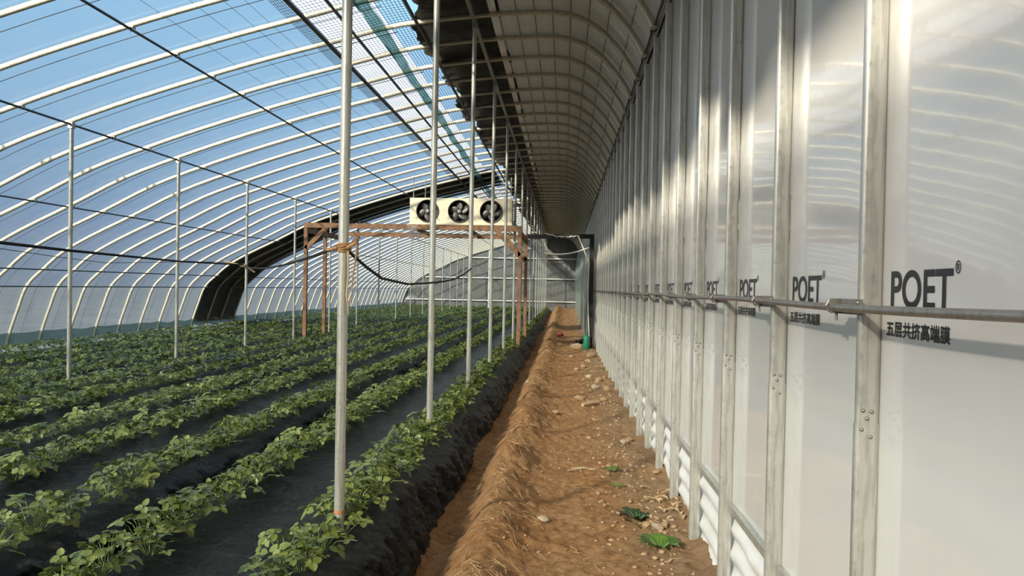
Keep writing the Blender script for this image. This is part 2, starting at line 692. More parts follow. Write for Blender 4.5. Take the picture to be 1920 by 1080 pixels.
RIB0 = 0.35            # ribs stand at RIB0 + k metres
POST0 = 2.44           # wall posts stand at POST0 + k metres
YB = -11.0             # the house runs on behind the camera

# ------------------------------------------------------------------ setting: ground, soil path
struct(MB().box((-160, -120, -0.6), (120, 220, -0.35)).build('ground', 'outside', None, False), 'pale open ground outside the greenhouse', 'ground')


def path_z(X, Y):
    lump = fbm(X * 3.0, Y * 2.2, 5, 6, 0.6) + 0.5 * np.abs(fbm(X * 9, Y * 7, 15, 3))
    crest = -0.50 + 0.07 * fbm(Y * 0.35, Y * 0, 8, 2) + 0.05 * fbm(Y * 2.2, Y * 0 + 4, 9, 3)
    d = X - crest
    h = 0.20 * np.exp(-np.where(d < 0, (d / 0.15) ** 2, (d / 0.26) ** 2)) * (0.9 + 0.5 * fbm(X * 2, Y * 1.5, 10, 3))
    h = h + 0.035 * lump * sstep(-1.0, -0.5, X) + 0.020 * fbm(X * 14, Y * 11, 6, 4, 0.6)
    h = h - 0.05 * np.exp(-((X + 0.80) / 0.12) ** 2)
    h = h + 0.035 * sstep(0.35, 0.8, X) * (0.6 + 2.0 * fbm(X * 5, Y * 4, 12, 3))
    # the hollow under the weeds by the wall
    h = h - 0.11 * np.exp(-(((X - 0.62) / 0.13) ** 2 + ((Y - 6.1) / 0.25) ** 2)) - 0.09 * np.exp(-(((X - 0.80) / 0.12) ** 2 + ((Y - 9.3) / 0.35) ** 2))
    h = h + 0.38 * sstep(26, 54, Y) * sstep(-1.1, -0.6, X)
    return h


ys = geo_rows(0.4, Y_END + 0.4, 0.0045, 0.012)
xs = np.linspace(-1.12, 1.04, 130)
XX, YY = np.meshgrid(xs, ys)
V = np.stack([XX, YY, path_z(XX, YY)], -1).reshape(-1, 3)
floor = np_mesh('floor', V, grid_quads(len(ys), len(xs)), 'soil')
struct(floor, 'orange soil path with a raised crumbly ridge beside the white wall', 'soil path')
xs2 = np.linspace(-12.6, -0.95, 60)
ys2 = np.linspace(YB, Y_END + 0.4, 120)
XX, YY = np.meshgrid(xs2, ys2)
V = np.stack([XX, YY, -0.06 + 0.05 * fbm(XX * 3, YY * 3, 2, 3) + 0.16 * sstep(-11.4, -11.7, XX)], -1).reshape(-1, 3)
struct(np_mesh('floor_field', V, grid_quads(len(ys2), len(xs2)), 'soil'), 'bare soil under and around the covered beds', 'soil')
struct(MB().box((-1.12, YB, -0.30), (1.3, 0.45, -0.02)).build('floor_near', 'soil', None, False), 'soil path running on behind the viewer', 'soil')

# ------------------------------------------------------------------ setting: wall, ceiling, covers
def wall_puff(Y, Z):
    return 0.004 * np.abs(np.sin((Y - POST0) * PI)) + 0.006 * fbm(Y * 0.9, Z * 0.35, 21, 2)


wx = 1.0
zs = np.linspace(0.52, 4.78, 28)
yw = np.concatenate([np.arange(YB, 0, 0.5), np.arange(0, 14, 0.125), np.arange(14, Y_END + 0.51, 0.5)])
ZZ, YY = np.meshgrid(zs, yw)
puff = wall_puff(YY, ZZ)
V = np.stack([wx + puff, YY, ZZ], -1).reshape(-1, 3)
wall = np_mesh('wall_right', V, grid_quads(len(yw), len(zs)), 'wall')
struct(wall, 'glossy white plastic film wall printed with black lettering', 'wall')
me = wall.data
me.flip_normals()
struct(MB().box((1.08, YB, -0.1), (1.24, Y_END, 4.72)).build('wall_light_block', 'quilt', None, False), 'unseen black sheet added behind the white wall to block light', 'wall')  # added unseen sheet: stops daylight coming through the wall film
# pleated white tarpaulin at the foot of the wall
zt = np.linspace(-0.10, 0.53, 34)
yt = np.concatenate([np.arange(0, 14, 0.06), np.arange(14, Y_END + 0.2, 0.3)])
ZZ, YY = np.meshgrid(zt, yt)
ph = ZZ * 42 + 2.6 * fbm(YY * 1.3, ZZ * 1.0, 31, 3)
pl = 0.016 * np.sin(ph) * sstep(0.53, 0.45, ZZ) + 0.02 * fbm(YY * 3, ZZ * 5, 33, 3)
tarp = np_mesh('baseboard_right', np.stack([wx + 0.012 + pl, YY, ZZ], -1).reshape(-1, 3), grid_quads(len(yt), len(zt)), 'tarp')
tarp.data.flip_normals()
struct(tarp, 'pleated white tarpaulin skirt along the foot of the wall', 'skirting')
o = MB().box((0.972, YB, 0.535), (1.0, Y_END, 0.575)).build('trim_1', 'wallpost', None, False)
struct(o, 'grey clip rail low on the white wall above the pleated tarpaulin', 'clip rail')

o = sheet('ceiling', -1.09, 0.93, YB, Y_END, 0.058, 'ceiling', 140, 0.012, 5, 26)
struct(o, 'greyish white film ceiling curving down into the wall', 'ceiling')
o = sheet('ceiling_edge_strip', -1.12, -1.02, YB, Y_END, 0.030, 'wall', 140, 0.0, 5, 3)
struct(o, 'white hem strip along the edge of the ceiling film', 'ceiling')
o = sheet('roof_quilt', -2.02, 0.93, YB, Y_END, 0.15, 'quilt', 70, 0.02, 6, 26)
struct(o, 'black quilt over the top of the ceiling', 'roof cover')
o = sheet('roof_black_film', -2.17, -0.98, YB, Y_END, 0.062, 'black_film', 520, 0.05, 9, 22, (0.30, 0.9))
struct(o, 'wrinkled black film with a ragged edge beside the roof vent', 'roof film')
o = sheet('roof_film', -12.05, -3.42, YB, Y_END, 0.052, 'roof', 66, 0.0, 4, 40)
struct(o, 'clear plastic roof film over the strawberry beds', 'roof film')
o = sheet('roof_vent_film', -3.42, -2.56, YB, Y_END, 0.10, 'milky', 66, 0.02, 4, 8)
struct(o, 'milky plastic sheet above the vent netting', 'roof film')

# left skirt, sagging between the ribs
ysk = np.arange(3, Y_END, 0.125)
tt = np.linspace(0, 1, 9)
TT, YY = np.meshgrid(tt, ysk)
saw = np.abs(np.sin((YY - RIB0) * PI))
dropn = np.clip(fbm(YY * 0.23, YY * 0, 44, 2) * 1.2 + 0.35, 0, 1)
bay = 0.5 + _hash(np.floor(YY - RIB0), YY * 0, 5)
zz = 0.62 - TT * np.clip(0.06 + 0.40 * bay * (0.55 + 0.45 * saw), 0, 0.56) - 0.07 * saw * (1 - TT) * np.abs(bay - 0.5)
V = np.stack([-11.99 + 0.06 * saw * TT * (1 + fbm(YY * 5, TT * 6, 41, 3)) + 0.02 * fbm(YY * 7, TT * 3, 42, 2), YY, zz], -1).reshape(-1, 3)
struct(np_mesh('trim_2', V, grid_quads(len(ysk), len(tt)), 'skirt'), 'greenish plastic skirt sagging along the low side of the house', 'skirt')

# far end wall
pts = [(x, z) for x, z in zip(*arch_at(arch_strip(-12.0, 0.93, 40), 0.04))]
n = len(pts)
vv, ff = [], []
NZ = 14
for i, (x, z) in enumerate(pts):
    for j in range(NZ):
        t = j / (NZ - 1)
        vv.append((x, Y_END + 0.06 * math.sin(x * 3.3 + j), 0.05 + (z - 0.05) * t))
for i in range(n - 1):
    for j in range(NZ - 1):
        a = i * NZ + j
        ff.append((a, a + NZ, a + NZ + 1, a + 1))
struct(mesh_obj('wall_end', vv, ff, 'end'), 'dull grey film wall closing the far end of the greenhouse', 'wall')

o = mesh_obj('wall_near', [(x, y - Y_END + YB, z) for x, y, z in vv], [f[::-1] for f in ff], 'end')
struct(o, 'grey film wall closing the near end behind the viewer', 'wall')

# ------------------------------------------------------------------ arched ribs
SEC = [(1, 0), (0.9, 0.62), (0.55, 0.95), (0, 1), (-0.55, 0.95), (-0.9, 0.62), (-1, 0), (-0.9, -0.62), (-0.55, -0.95), (0, -1), (0.55, -0.95), (0.9, -0.62)]


def rib_mesh(name, pts, nrm, a, b, sec=SEC):
    m, k = MB(), len(sec)
    for (x, z), (nx, nz) in zip(pts, nrm):
        for (p, q) in sec:
            m.v.append((x + nx * a * p, b * q, z + nz * a * p))
    for i in range(len(pts) - 1):
        for j in range(k):
            c, d = i * k + j, i * k + (j + 1) % k
            m.f.append((c, c + k, d + k, d))
    m.f.append(tuple(range(k)))
    m.f.append(tuple((len(pts) - 1) * k + j for j in range(k - 1, -1, -1)))
    me = bpy.data.meshes.new(name)
    me.from_pydata(m.v, [], m.f)
    me.polygons.foreach_set('use_smooth', [True] * len(me.polygons))
    return me


def slot(me, m):
    me.materials.append(M[m])
    return me


rib_me = slot(rib_mesh('roof_rib', ARCH, ARCH_N, 0.038, 0.017), 'rib')
coupling_pts = [(-7.98, None), (-2.9, None)]
PURLINS = [(-5.08, 'B'), (-7.18, 'A'), (-9.23, 'D'), (-11.2, 'E'), (-11.59, 'G')]
clip_b = MB()
clip_b.tube([(0.03 * math.cos(a), -0.028, 0.03 * math.sin(a)) for a in np.linspace(-0.6, PI + 0.6, 9)], 0.005, 5)
clip_b.tube([(0.03 * math.cos(a), 0.028, 0.03 * math.sin(a)) for a in np.linspace(-0.6, PI + 0.6, 9)], 0.005, 5)
clip_b.box((-0.03, -0.034, 0.022), (0.03, 0.034, 0.03))
clip_me = bpy.data.meshes.new('clip')
clip_me.from_pydata(clip_b.v, [], clip_b.f)
slot(clip_me, 'clip')
sleeve_pts = arch_strip(-8.35, -8.17, 3)
sl = [tuple(arch_at(x, 0)) for x in sleeve_pts]
sln = [(float(np.interp(x, ARCH[:, 0], ARCH_N[:, 0])), float(np.interp(x, ARCH[:, 0], ARCH_N[:, 1]))) for x in sleeve_pts]
sleeve_me = slot(rib_mesh('sleeve', sl, sln, 0.0405, 0.0195), 'rib')
k = 0
y = RIB0 + 3
while y < Y_END - 0.1:
    k += 1
    r = bpy.data.objects.new('roof_rib', rib_me)
    r.location = (0, y, 0)
    COL.objects.link(r)
    tag(r, f'pale arched steel roof rib, {nth(k)} arch from the camera end', 'roof rib', 'arched roof ribs')
    if y < 24:
        for px, pid in PURLINS:
            cx, cz = arch_at(px, -0.055)
            c = bpy.data.objects.new('clip', clip_me)
            c.location = (float(cx), 0, float(cz))
            COL.objects.link(c)
            c.parent = r
    if y < 16:
        c = bpy.data.objects.new('sleeve', sleeve_me)
        COL.objects.link(c)
        c.parent = r
    y += 1.0
N_RIBS = k

# press ropes outside the film, one beside each near rib
k = 0
for i in range(3, 26):
    k += 1
    xs_ = arch_strip(-12.0, -2.5, 34)
    X, Z = arch_at(xs_, 0.085)
    o = MB().tube([(float(a), 0, float(b)) for a, b in zip(X, Z)], 0.005, 4).build('press_rope', 'rope_black')
    o.location = (0, RIB0 + i + 0.46, 0)
    tag(o, f'thin black rope pressing the roof film, {nth(k)} rope from the camera end', 'rope', 'press ropes over the roof film')

# purlins: long rods tied under the ribs
for px, r, nm, lab in ((-5.08, 0.016, 'purlin', 'long dark purlin highest over the beds, crossing the clear film without pillars'),
                       (-7.18, 0.016, 'purlin', 'long dark purlin carried by the outer row of thin pillars'),
                       (-9.23, 0.014, 'purlin', 'long dark purlin halfway down the low side below the outer pillar tops'),
                       (-11.20, 0.014, 'purlin', 'upper of the two low purlins along the bend of the ribs'),
                       (-11.59, 0.014, 'purlin', 'lowest purlin, at the knee of the ribs on the low side'),
                       (-3.37, 0.030, 'purlin', 'thickest dark purlin under the edge of the vent netting'),
                       (-2.98, 0.018, 'purlin', 'dark purlin through the middle of the vent netting'),
                       (-2.12, 0.024, 'purlin', 'dark purlin along the upper edge of the vent, beside the black film')):
    cx, cz = arch_at(px, -0.055)
    tag(MB().tube([(float(cx), YB, float(cz)), (float(cx), Y_END - 0.05, float(cz))], r, 8).build(nm, 'purlin'), lab, 'purlin', 'long roof purlins')
cx, cz = arch_at(-1.33, -0.065)
CPZ = float(cz)
tag(MB().obox((-1.33, YB, CPZ), (-1.33, Y_END - 0.05, CPZ), 0.05, 0.05).build('ridge_beam', 'dark_pipe', None, False), 'square grey beam on top of the tall inner pillars', 'beam')
for i, px in enumerate((-4.75, -4.35, -4.05, -3.85)):
    cx, cz = arch_at(px, 0.07)
    tag(MB().tube([(float(cx), 2.0, float(cz)), (float(cx), Y_END - 0.05, float(cz))], 0.003, 4).build('wire', 'purlin'),
        f'hair-thin wire along the roof film, {nth(i + 1)} wire up from the highest bare purlin', 'wire', 'thin wires along the roof film')

# vent netting: real cords
V, Q = [], []


def ribbon_cords(P, D, w):
    """P (n,m,3) centre lines; flat-section cords of width w (two crossed strips)"""
    global V, Q
    for off in (np.array(D), np.array([0, 0, 1.0])):
        A = P - off * w / 2
        B = P + off * w / 2
        n_, m_, _ = P.shape
        base = sum(len(v) for v in V)
        G = np.stack([A, B], 2).reshape(n_, m_ * 2, 3)
        V.append(G.reshape(-1, 3))
        i = (np.arange(n_)[:, None] * (m_ * 2) + np.arange(m_ - 1)[None, :] * 2).ravel() + base
        Q.append(np.stack([i, i + 1, i + 3, i + 2], 1))


nx_ = np.concatenate([np.arange(-3.62, -3.40, 0.028), np.arange(-3.40, -2.14, 0.048)])
ny_ = np.linspace(2.5, Y_END, 60)
X, Z = arch_at(nx_, 0.068)
P = np.zeros((len(nx_), len(ny_), 3))
P[:, :, 0] = X[:, None]
P[:, :, 1] = ny_[None, :]
P[:, :, 2] = Z[:, None]
ribbon_cords(P, (1, 0, 0), 0.0085)
cy_ = np.arange(2.5, 30, 0.085)
cx_ = np.linspace(-3.62, -2.14, 10)
X, Z = arch_at(cx_, 0.068)
P = np.zeros((len(cy_), len(cx_), 3))
P[:, :, 0] = X[None, :]
P[:, :, 1] = cy_[:, None]
P[:, :, 2] = Z[None, :]
ribbon_cords(P, (0, 1, 0), 0.006)
struct(np_mesh('vent_netting', np.concatenate(V), np.concatenate(Q), 'netting', None, False), 'black netting stretched across the open roof vent', 'netting')

# teal sheet bundled along the vent
ysg = np.arange(3, Y_END, 0.15)
tt = np.linspace(0, 1, 7)
TT, YY = np.meshgrid(tt, ysg)
xg = -2.68 + 0.15 * TT + 0.05 * fbm(YY * 0.9, TT * 2, 51, 3) - 0.22 * sstep(6, 30, YY)
X, Z = arch_at(xg, 0)
V_ = np.stack([X, YY, Z - 0.06 - 0.10 * np.sin(TT * PI) * (0.6 + fbm(YY * 0.8, YY * 0 + 3, 52, 3))], -1).reshape(-1, 3)
tag(np_mesh('teal_shade_sheet', V_, grid_quads(len(ysg), len(tt)), 'teal'), 'bunched teal green plastic strip hanging along the roof vent', 'plastic strip')

# black quilt band over the roof, some way down the house
o = sheet('roof_quilt_band', -12.02, -2.3, 23.45, 26.6, 0.10, 'quilt', 18, 0.02, 14, 44)
tag(o, 'broad black quilt band laid across the outside of the clear roof', 'quilt band')

# ------------------------------------------------------------------ wall posts
sec_post = [(math.copysign(abs(math.cos(a)) ** 0.55, math.cos(a)), math.copysign(abs(math.sin(a)) ** 0.8, math.sin(a))) for a in np.linspace(0, 2 * PI, 20, endpoint=False)]


def post_tube(z0, z1, a, b, cx=0.963):
    m, kk = MB(), len(sec_post)
    for z in (z0, z1):
        for p, q in sec_post:
            m.v.append((cx + a * p, b * q, z))
    for j in range(kk):
        c, d = j, (j + 1) % kk
        m.f.append((c, d, d + kk, c + kk))
    m.f += [tuple(range(kk - 1, -1, -1)), tuple(range(kk, 2 * kk))]
    return m


def mesh_from(mb, name, m, smooth=True, sharp=50):
    me = bpy.data.meshes.new(name)
    me.from_pydata([tuple(p) for p in mb.v], [], mb.f)
    if smooth:
        me.polygons.foreach_set('use_smooth', [True] * len(me.polygons))
        me.set_sharp_from_angle(angle=math.radians(sharp))
    return slot(me, m)


up_me = mesh_from(post_tube(1.39, 4.62, 0.036, 0.0165), 'upper_tube', 'wallpost')
lo_me = mesh_from(post_tube(-0.12, 1.392, 0.0385, 0.0180), 'lower_tube', 'wallpost')
riv = MB().lathe([(0.0001, 0.006), (0.004, 0.005), (0.0065, 0.002), (0.0065, 0.0)], (0, -0.0175, 0), (0, -1, 0), 10)
riv_me = mesh_from(riv, 'rivet', 'bolt')
RAILZ = 1.762
br = MB()
br.box((0.922, -0.050, RAILZ - 0.026), (0.9245, 0.165, RAILZ + 0.024))
br.box((0.890, 0.135, RAILZ - 0.026), (0.924, 0.138, RAILZ + 0.024))
br.tube([(0.915, 0.150, RAILZ + 0.018), (0.890, 0.150, RAILZ + 0.016), (0.880, 0.150, RAILZ), (0.890, 0.150, RAILZ - 0.018), (0.915, 0.150, RAILZ - 0.024), (0.915, 0.150, RAILZ - 0.05)], 0.005, 6)
br_me = mesh_from(br, 'rail_bracket', 'dark_pipe', False)
bo = MB().lathe([(0.0001, 0.008), (0.006, 0.008), (0.009, 0.003), (0.009, 0.0)], (0.925, -0.012, RAILZ + 0.012), (-1, 0, 0), 10)
bo_me = mesh_from(bo, 'bolt', 'bolt')
tc_ = MB()
tc_.box((0.895, -0.05, 4.70), (0.96, 0.05, 4.708))
tc_.box((0.893, -0.05, 4.66), (0.899, 0.05, 4.708))
tc_.tube([(0.93, 0.03, 4.71), (0.905, 0.03, 4.75), (0.95, 0.03, 4.77), (0.96, 0.03, 4.71)], 0.006, 6)
tc_me = mesh_from(tc_, 'rail_clamp', 'black', False)
k = 0
y = POST0 - 1
while y < Y_END - 0.3:
    k += 1
    root = empty('wall_post', (0, y, 0))
    if k == 1:
        lab = 'galvanised oval wall post just outside the picture beside the viewer'
    else:
        lab = f'galvanised oval wall post against the white film, {nth(k - 1)} post from the camera'
    tag(root, lab, 'wall post', 'posts along the white wall')
    parts = [('upper_tube', up_me), ('lower_tube', lo_me)]
    if y < 26:
        parts += [('rail_clamp', tc_me)] + ([('rail_bracket', br_me), ('bolt', bo_me)] if k > 1 else [])
    for nm, me_ in parts:
        c = bpy.data.objects.new(nm, me_)
        COL.objects.link(c)
        c.parent = root
    if 2 < y < 13:
        for rx_, rz_ in ((0.945, 1.435), (0.972, 1.432), (0.958, 1.410), (0.942, 1.375), (0.970, 1.352)):
            c = bpy.data.objects.new('rivet', riv_me)
            c.location = (rx_, 0, rz_)
            COL.objects.link(c)
            c.parent = root
    y += 1.0
# rails along the wall
pts = []
yy = 0.0
while yy < Y_END - 0.1:
    pts.append((0.902, yy, RAILZ + 0.006 * math.sin(yy * 1.9)))
    yy += 0.5
rail = MB().tube(pts, 0.0135, 10).build('wall_rail', 'dark_pipe')
tag(rail, 'weathered round rail running at eye height across the wall posts', 'rail')
for i in range(2, 12):
    c = MB().tube([(0.902, POST0 + i * 1.0 - 1.83, RAILZ), (0.902, POST0 + i * 1.0 - 1.75, RAILZ)], 0.0155, 10)
    if i % 4 == 0:
        c.build('joint_sleeve', 'dark_pipe', rail)
tag(MB().tube([(0.93, 0.5, 4.735), (0.93, Y_END - 0.1, 4.735)], 0.017, 8).build('wall_rail', 'purlin'), 'dark rail along the top of the wall posts under the ceiling curve', 'rail')


# printed lettering on the wall film
def text_mesh(body, width, height, bold):
    cu = bpy.data.curves.new('lettering', 'FONT')
    cu.body = body
    cu.offset = bold
    cu.extrude = 0.0
    cu.resolution_u = 6
    ob = bpy.data.objects.new('lettering', cu)
    COL.objects.link(ob)
    dg = bpy.context.evaluated_depsgraph_get()
    me_ = bpy.data.meshes.new_from_object(ob.evaluated_get(dg))
    bpy.data.objects.remove(ob)
    n_ = len(me_.vertices)
    co = np.zeros(n_ * 3)
    me_.vertices.foreach_get('co', co)
    co = co.reshape(-1, 3)
    co -= co.min(0)
    sc = co.max(0)
    co[:, 0] *= width / sc[0]
    co[:, 1] *= height / sc[1]
    # reading along -Y, upright along Z, facing the path
    out = np.stack([np.zeros(n_), -co[:, 0], co[:, 1]], 1)
    me_.vertices.foreach_set('co', out.ravel())
    me_.materials.clear()
    me_.materials.append(M['ink'])
    return me_


t_brand = text_mesh('POET', 0.362, 0.113, 0.018)
t_mark = text_mesh('\u00ae', 0.026, 0.033, 0.0)
t_line = text_mesh('\u4e94\u5c42\u5171\u6324\u9ad8\u7aef\u819c', 0.375, 0.046, 0.0)


def print_on_wall(nm, src, y, z, bold):
    """lay the lettering on the sheet, a hair off its surface; bold = stroke thickening passes"""
    n_ = len(src.vertices)
    co = np.zeros(n_ * 3)
    src.vertices.foreach_get('co', co)
    co = co.reshape(-1, 3)
    fs = [tuple(p.vertices) for p in src.polygons]
    V_, F_ = [], []
    for k_, (dy, dz) in enumerate(bold):
        q = co + np.array([0, y + dy, z + dz])
        q[:, 0] = wx + wall_puff(q[:, 1], q[:, 2]) - 0.0022 - 0.0001 * k_
        V_.append(q)
        F_ += [tuple(i_ + n_ * k_ for i_ in f) for f in fs]
    mesh_obj(nm, np.concatenate(V_), F_, 'ink', wall, False)


for i in range(0, 14):
    yb = POST0 + i - 0.07
    print_on_wall('printed_wordmark', t_brand, yb, 1.762, [(0, 0)])
    print_on_wall('printed_trademark_sign', t_mark, yb - 0.372, 1.860, [(0, 0), (0.0012, 0)])
    print_on_wall('printed_chinese_line', t_line, yb + 0.022, 1.675, [(0, 0), (0.0018, 0), (0.0009, 0.0014), (0.0009, -0.0014)])


# ------------------------------------------------------------------ pillars
def pillar(x, y, ztop, label, group, r=0.031, rings=False, marks=True):
    root = empty('pillar', (x, y, 0.05))
    tag(root, label, 'pillar', group)
    MB().tube([(0, 0, -0.05), (0, 0, ztop - 0.05)], r, 14).build('pillar_tube', 'galv', root)
    if rings:
        MB().lathe([(r, 0.0), (r + 0.0015, 0.001), (r + 0.0015, 0.018), (r, 0.019)], (0, 0, 0.375), (0, 0, 1), 16).build('tape_ring', 'tape', root)
    if y < 25:
        MB().box((-r * 1.1, -r * 1.25, ztop - 0.12), (r * 1.1, r * 1.25, ztop - 0.045)).build('pillar_cap', 'clip', root, False)
    return root


i = 0
y = 4.40
while y < Y_END - 0.5:
    i += 1
    pillar(-1.33, y, CPZ - 0.02, f'tall galvanised pillar in the row beside the path, {nth(i)} from the camera', 'tall pillars beside the path', 0.031, i <= 2)
    y += 3.0
ax, az = arch_at(-7.18, -0.05)
i = 0
y = RIB0 + 10
while y < Y_END - 0.5:
    i += 1
    pillar(float(ax), y, float(az) + 0.01, f'thin pillar standing among the outer beds, {nth(i)} from the camera', 'outer row of thin pillars', 0.030)
    y += 3.0

# ------------------------------------------------------------------ end wall rails and post
for z, w in ((0.85, 'lowest'), (2.5, 'middle'), (3.97, 'top')):
    xl = float(np.interp(z + 0.1, ARCH[:40, 1], ARCH[:40, 0])) + 0.15
    tag(MB().tube([(xl, Y_END - 0.12, z), (0.9, Y_END - 0.12, z)], 0.045, 8).build('end_wall_rail', 'white_pipe'), f'{w} of three white pipes across the grey end wall', 'rail', 'pipes across the end wall')
tag(MB().tube([(-5.55, Y_END - 0.2, 0.0), (-5.55, Y_END - 0.2, 4.5)], 0.05, 8).build('end_wall_post', 'white_pipe'), 'white upright pipe standing against the grey end wall', 'post')

# ------------------------------------------------------------------ mulched beds
BW = 1.75
PROF = [(-0.91, -0.06), (-0.94, 0.02), (-1.00, 0.12), (-1.07, 0.235), (-1.14, 0.30), (-1.22, 0.325), (-1.45, 0.315), (-1.65, 0.285), (-1.85, 0.275), (-2.05, 0.29), (-2.22, 0.32), (-2.36, 0.325),
        (-2.45, 0.29), (-2.52, 0.18), (-2.58, 0.07), (-2.64, -0.06)]
PR = np.array(catmull(PROF, 6))
for b in range(6):
    kk = 0.006 if b == 0 else 0.011
    ysb = geo_rows(0.6, Y_END - 0.25, kk, 0.014)
    px = PR[:, 0][None, :] - BW * b
    pz = PR[:, 1][None, :]
    YY = np.repeat(ysb[:, None], PR.shape[0], 1)
    XX = np.repeat(px, len(ysb), 0)
    ZZ = np.repeat(pz, len(ysb), 0)
    side = 1 - sstep(0.22, 0.33, ZZ)
    edgew = np.clip((ZZ + 0.06) / 0.12, 0, 1)
    wr = fbm(YY * 6.5 + ZZ * 3.0, ZZ * 2.2 + b, 60 + b, 4, 0.55)
    wr2 = fbm(YY * 1.1, XX * 0.6, 70 + b, 2)
    fold = 0.5 - np.abs(fbm(YY * 6.5 - ZZ * 5.0, ZZ * 2.8 + YY * 1.5, 140 + b, 4, 0.6)) * 2
    XX = XX + edgew * (0.065 * side * fold + 0.05 * side * wr + 0.12 * side * wr2 * (1 if b == 0 else 0.7)) + 0.05 * fbm(YY * 0.35, YY * 0 + b, 80, 2)
    diag = fbm((YY * 0.35 + XX) * 7, (XX - YY * 0.1) * 1.5, 90 + b, 4, 0.55)
    ZZ = ZZ + edgew * (0.022 * diag + 0.05 * fbm(YY * 0.8, XX * 0.9, 95 + b, 2))
    V_ = np.stack([XX, YY, ZZ], -1).reshape(-1, 3)
    o = np_mesh('planting_bed', V_, grid_quads(len(ysb), PR.shape[0])[:, ::-1], 'mulch')
    words = ['first', 'second', 'third', 'fourth', 'fifth', 'sixth'][b]
    tag(o, f'raised planting bed wrapped in wrinkled black film, {words} bed from the soil path', 'planting bed', 'black film planting beds')

# ------------------------------------------------------------------ strawberry plants


def leaflet(L, W, rough=True, r_=random):
    """serrated leaflet from the origin along +X, a shallow keel, drooping tip"""
    if rough:
        nt, cols = 9, (-1.0, -0.5, 0.0, 0.5, 1.0)
    else:
        nt, cols = 4, (-1.0, 0.0, 1.0)
    vs_, fs = [], []
    droop = r_.uniform(0.15, 0.5)
    for i_ in range(nt):
        t = i_ / (nt - 1)
        w = W * (math.sin(PI * (0.06 + 0.90 * t ** 0.8)) ** 0.62)
        if rough and 0 < i_ < nt - 1:
            w *= 1.10 if i_ % 2 else 0.93
        for c in cols:
            x = L * t - (0.05 * L * abs(c) if rough and i_ % 2 else 0)
            vs_.append(Vector((x, w * c, 0.22 * W * abs(c) - droop * L * t * t * 0.55 + (0.05 * W if abs(c) == 0.5 and i_ % 2 else 0))))
    nc = len(cols)
    for i_ in range(nt - 1):
        for j in range(nc - 1):
            a = i_ * nc + j
            fs.append((a, a + nc, a + nc + 1, a + 1))
    return vs_, fs


def plant_data(seed, rough=True, nleaf=13, spread=1.0):
    rr = random.Random(seed)
    fol, stk = MB(), MB()
    for i_ in range(nleaf):
        az = 2 * PI * i_ * 0.381966 + rr.uniform(-0.4, 0.4)
        f_ = (i_ + 0.6) / nleaf
        rad = (0.03 + 0.130 * f_ ** 0.7) * spread * rr.uniform(0.8, 1.15)
        h = (0.145 - 0.085 * f_ ** 1.4) * rr.uniform(0.75, 1.2)
        tip = Vector((rad * math.cos(az), rad * math.sin(az), h))
        base = Vector((0.02 * math.cos(az), 0.02 * math.sin(az), 0.0))
        mid = base.lerp(tip, 0.55) + Vector((0, 0, 0.03))
        if rough:
            stk.tube([base, mid, tip], [0.0024, 0.002, 0.0015], 4, False)
        size = rr.uniform(0.033, 0.054) * (1.0 if rough else 1.15)
        tilt = rr.uniform(-0.45, 0.65) + 0.4 * f_
        roll = rr.uniform(-0.65, 0.65)
        fr = Matrix.Rotation(az + rr.uniform(-0.5, 0.5), 3, 'Z') @ Matrix.Rotation(tilt, 3, 'Y') @ Matrix.Rotation(roll, 3, 'X')
        for da in (0.0, 1.75, -1.75):
            vs_, fs = leaflet(size * rr.uniform(0.9, 1.1), size * 0.42, rough, rr)
            R3 = fr @ Matrix.Rotation(da, 3, 'Z')
            fol.add([tip + R3 @ (p + Vector((0.006, 0, 0))) for p in vs_], fs)
    return fol, stk


def flower_data(rr):
    m = MB()
    for k_ in range(5):
        a = 2 * PI * k_ / 5
        c, s = math.cos(a), math.sin(a)
        pr = [(0.002, -0.002), (0.010, -0.006), (0.014, 0.0), (0.010, 0.006), (0.002, 0.002)]
        m.add([(c * x - s * y_, s * x + c * y_, 0.002 + 0.2 * x) for x, y_ in pr], [(0, 1, 2, 3, 4)])
    return m


variants = []
for s in range(9):
    fol, stk = plant_data(100 + s, True, 14 + s % 4, 1.0 + 0.06 * (s % 3))
    fm = mesh_from(fol, 'foliage', 'leaf', True, 70)
    sm = mesh_from(stk, 'stalks', 'stalk', True, 70)
    variants.append((fm, sm))
flower_me = mesh_from(flower_data(random), 'flower', 'petal', False)

ROWS = []
for b in range(6):
    ROWS += [-1.36 - BW * b, -2.30 - BW * b]
spots = []
for ri, rx in enumerate(ROWS):
    y = 2.2 + random.uniform(0, 0.2)
    side = 1
    while y < Y_END - 0.6:
        jx = 0.05 * side + random.uniform(-0.045, 0.045)
        spots.append((rx + jx, y + random.uniform(-0.04, 0.04), ri))
        side = -side
        y += random.uniform(0.125, 0.185) if y < 14 else random.uniform(0.17, 0.24)


def project(x, y, z):
    d = Vector((x, y, z)) - EYE
    zc = d.dot(fw)
    if zc <= 0.1:
        return None
    return 960 + F_PX * d.dot(RT) / zc, 540 + F_PX * math.tan(PITCH) - F_PX * d.dot(UP) / zc, zc


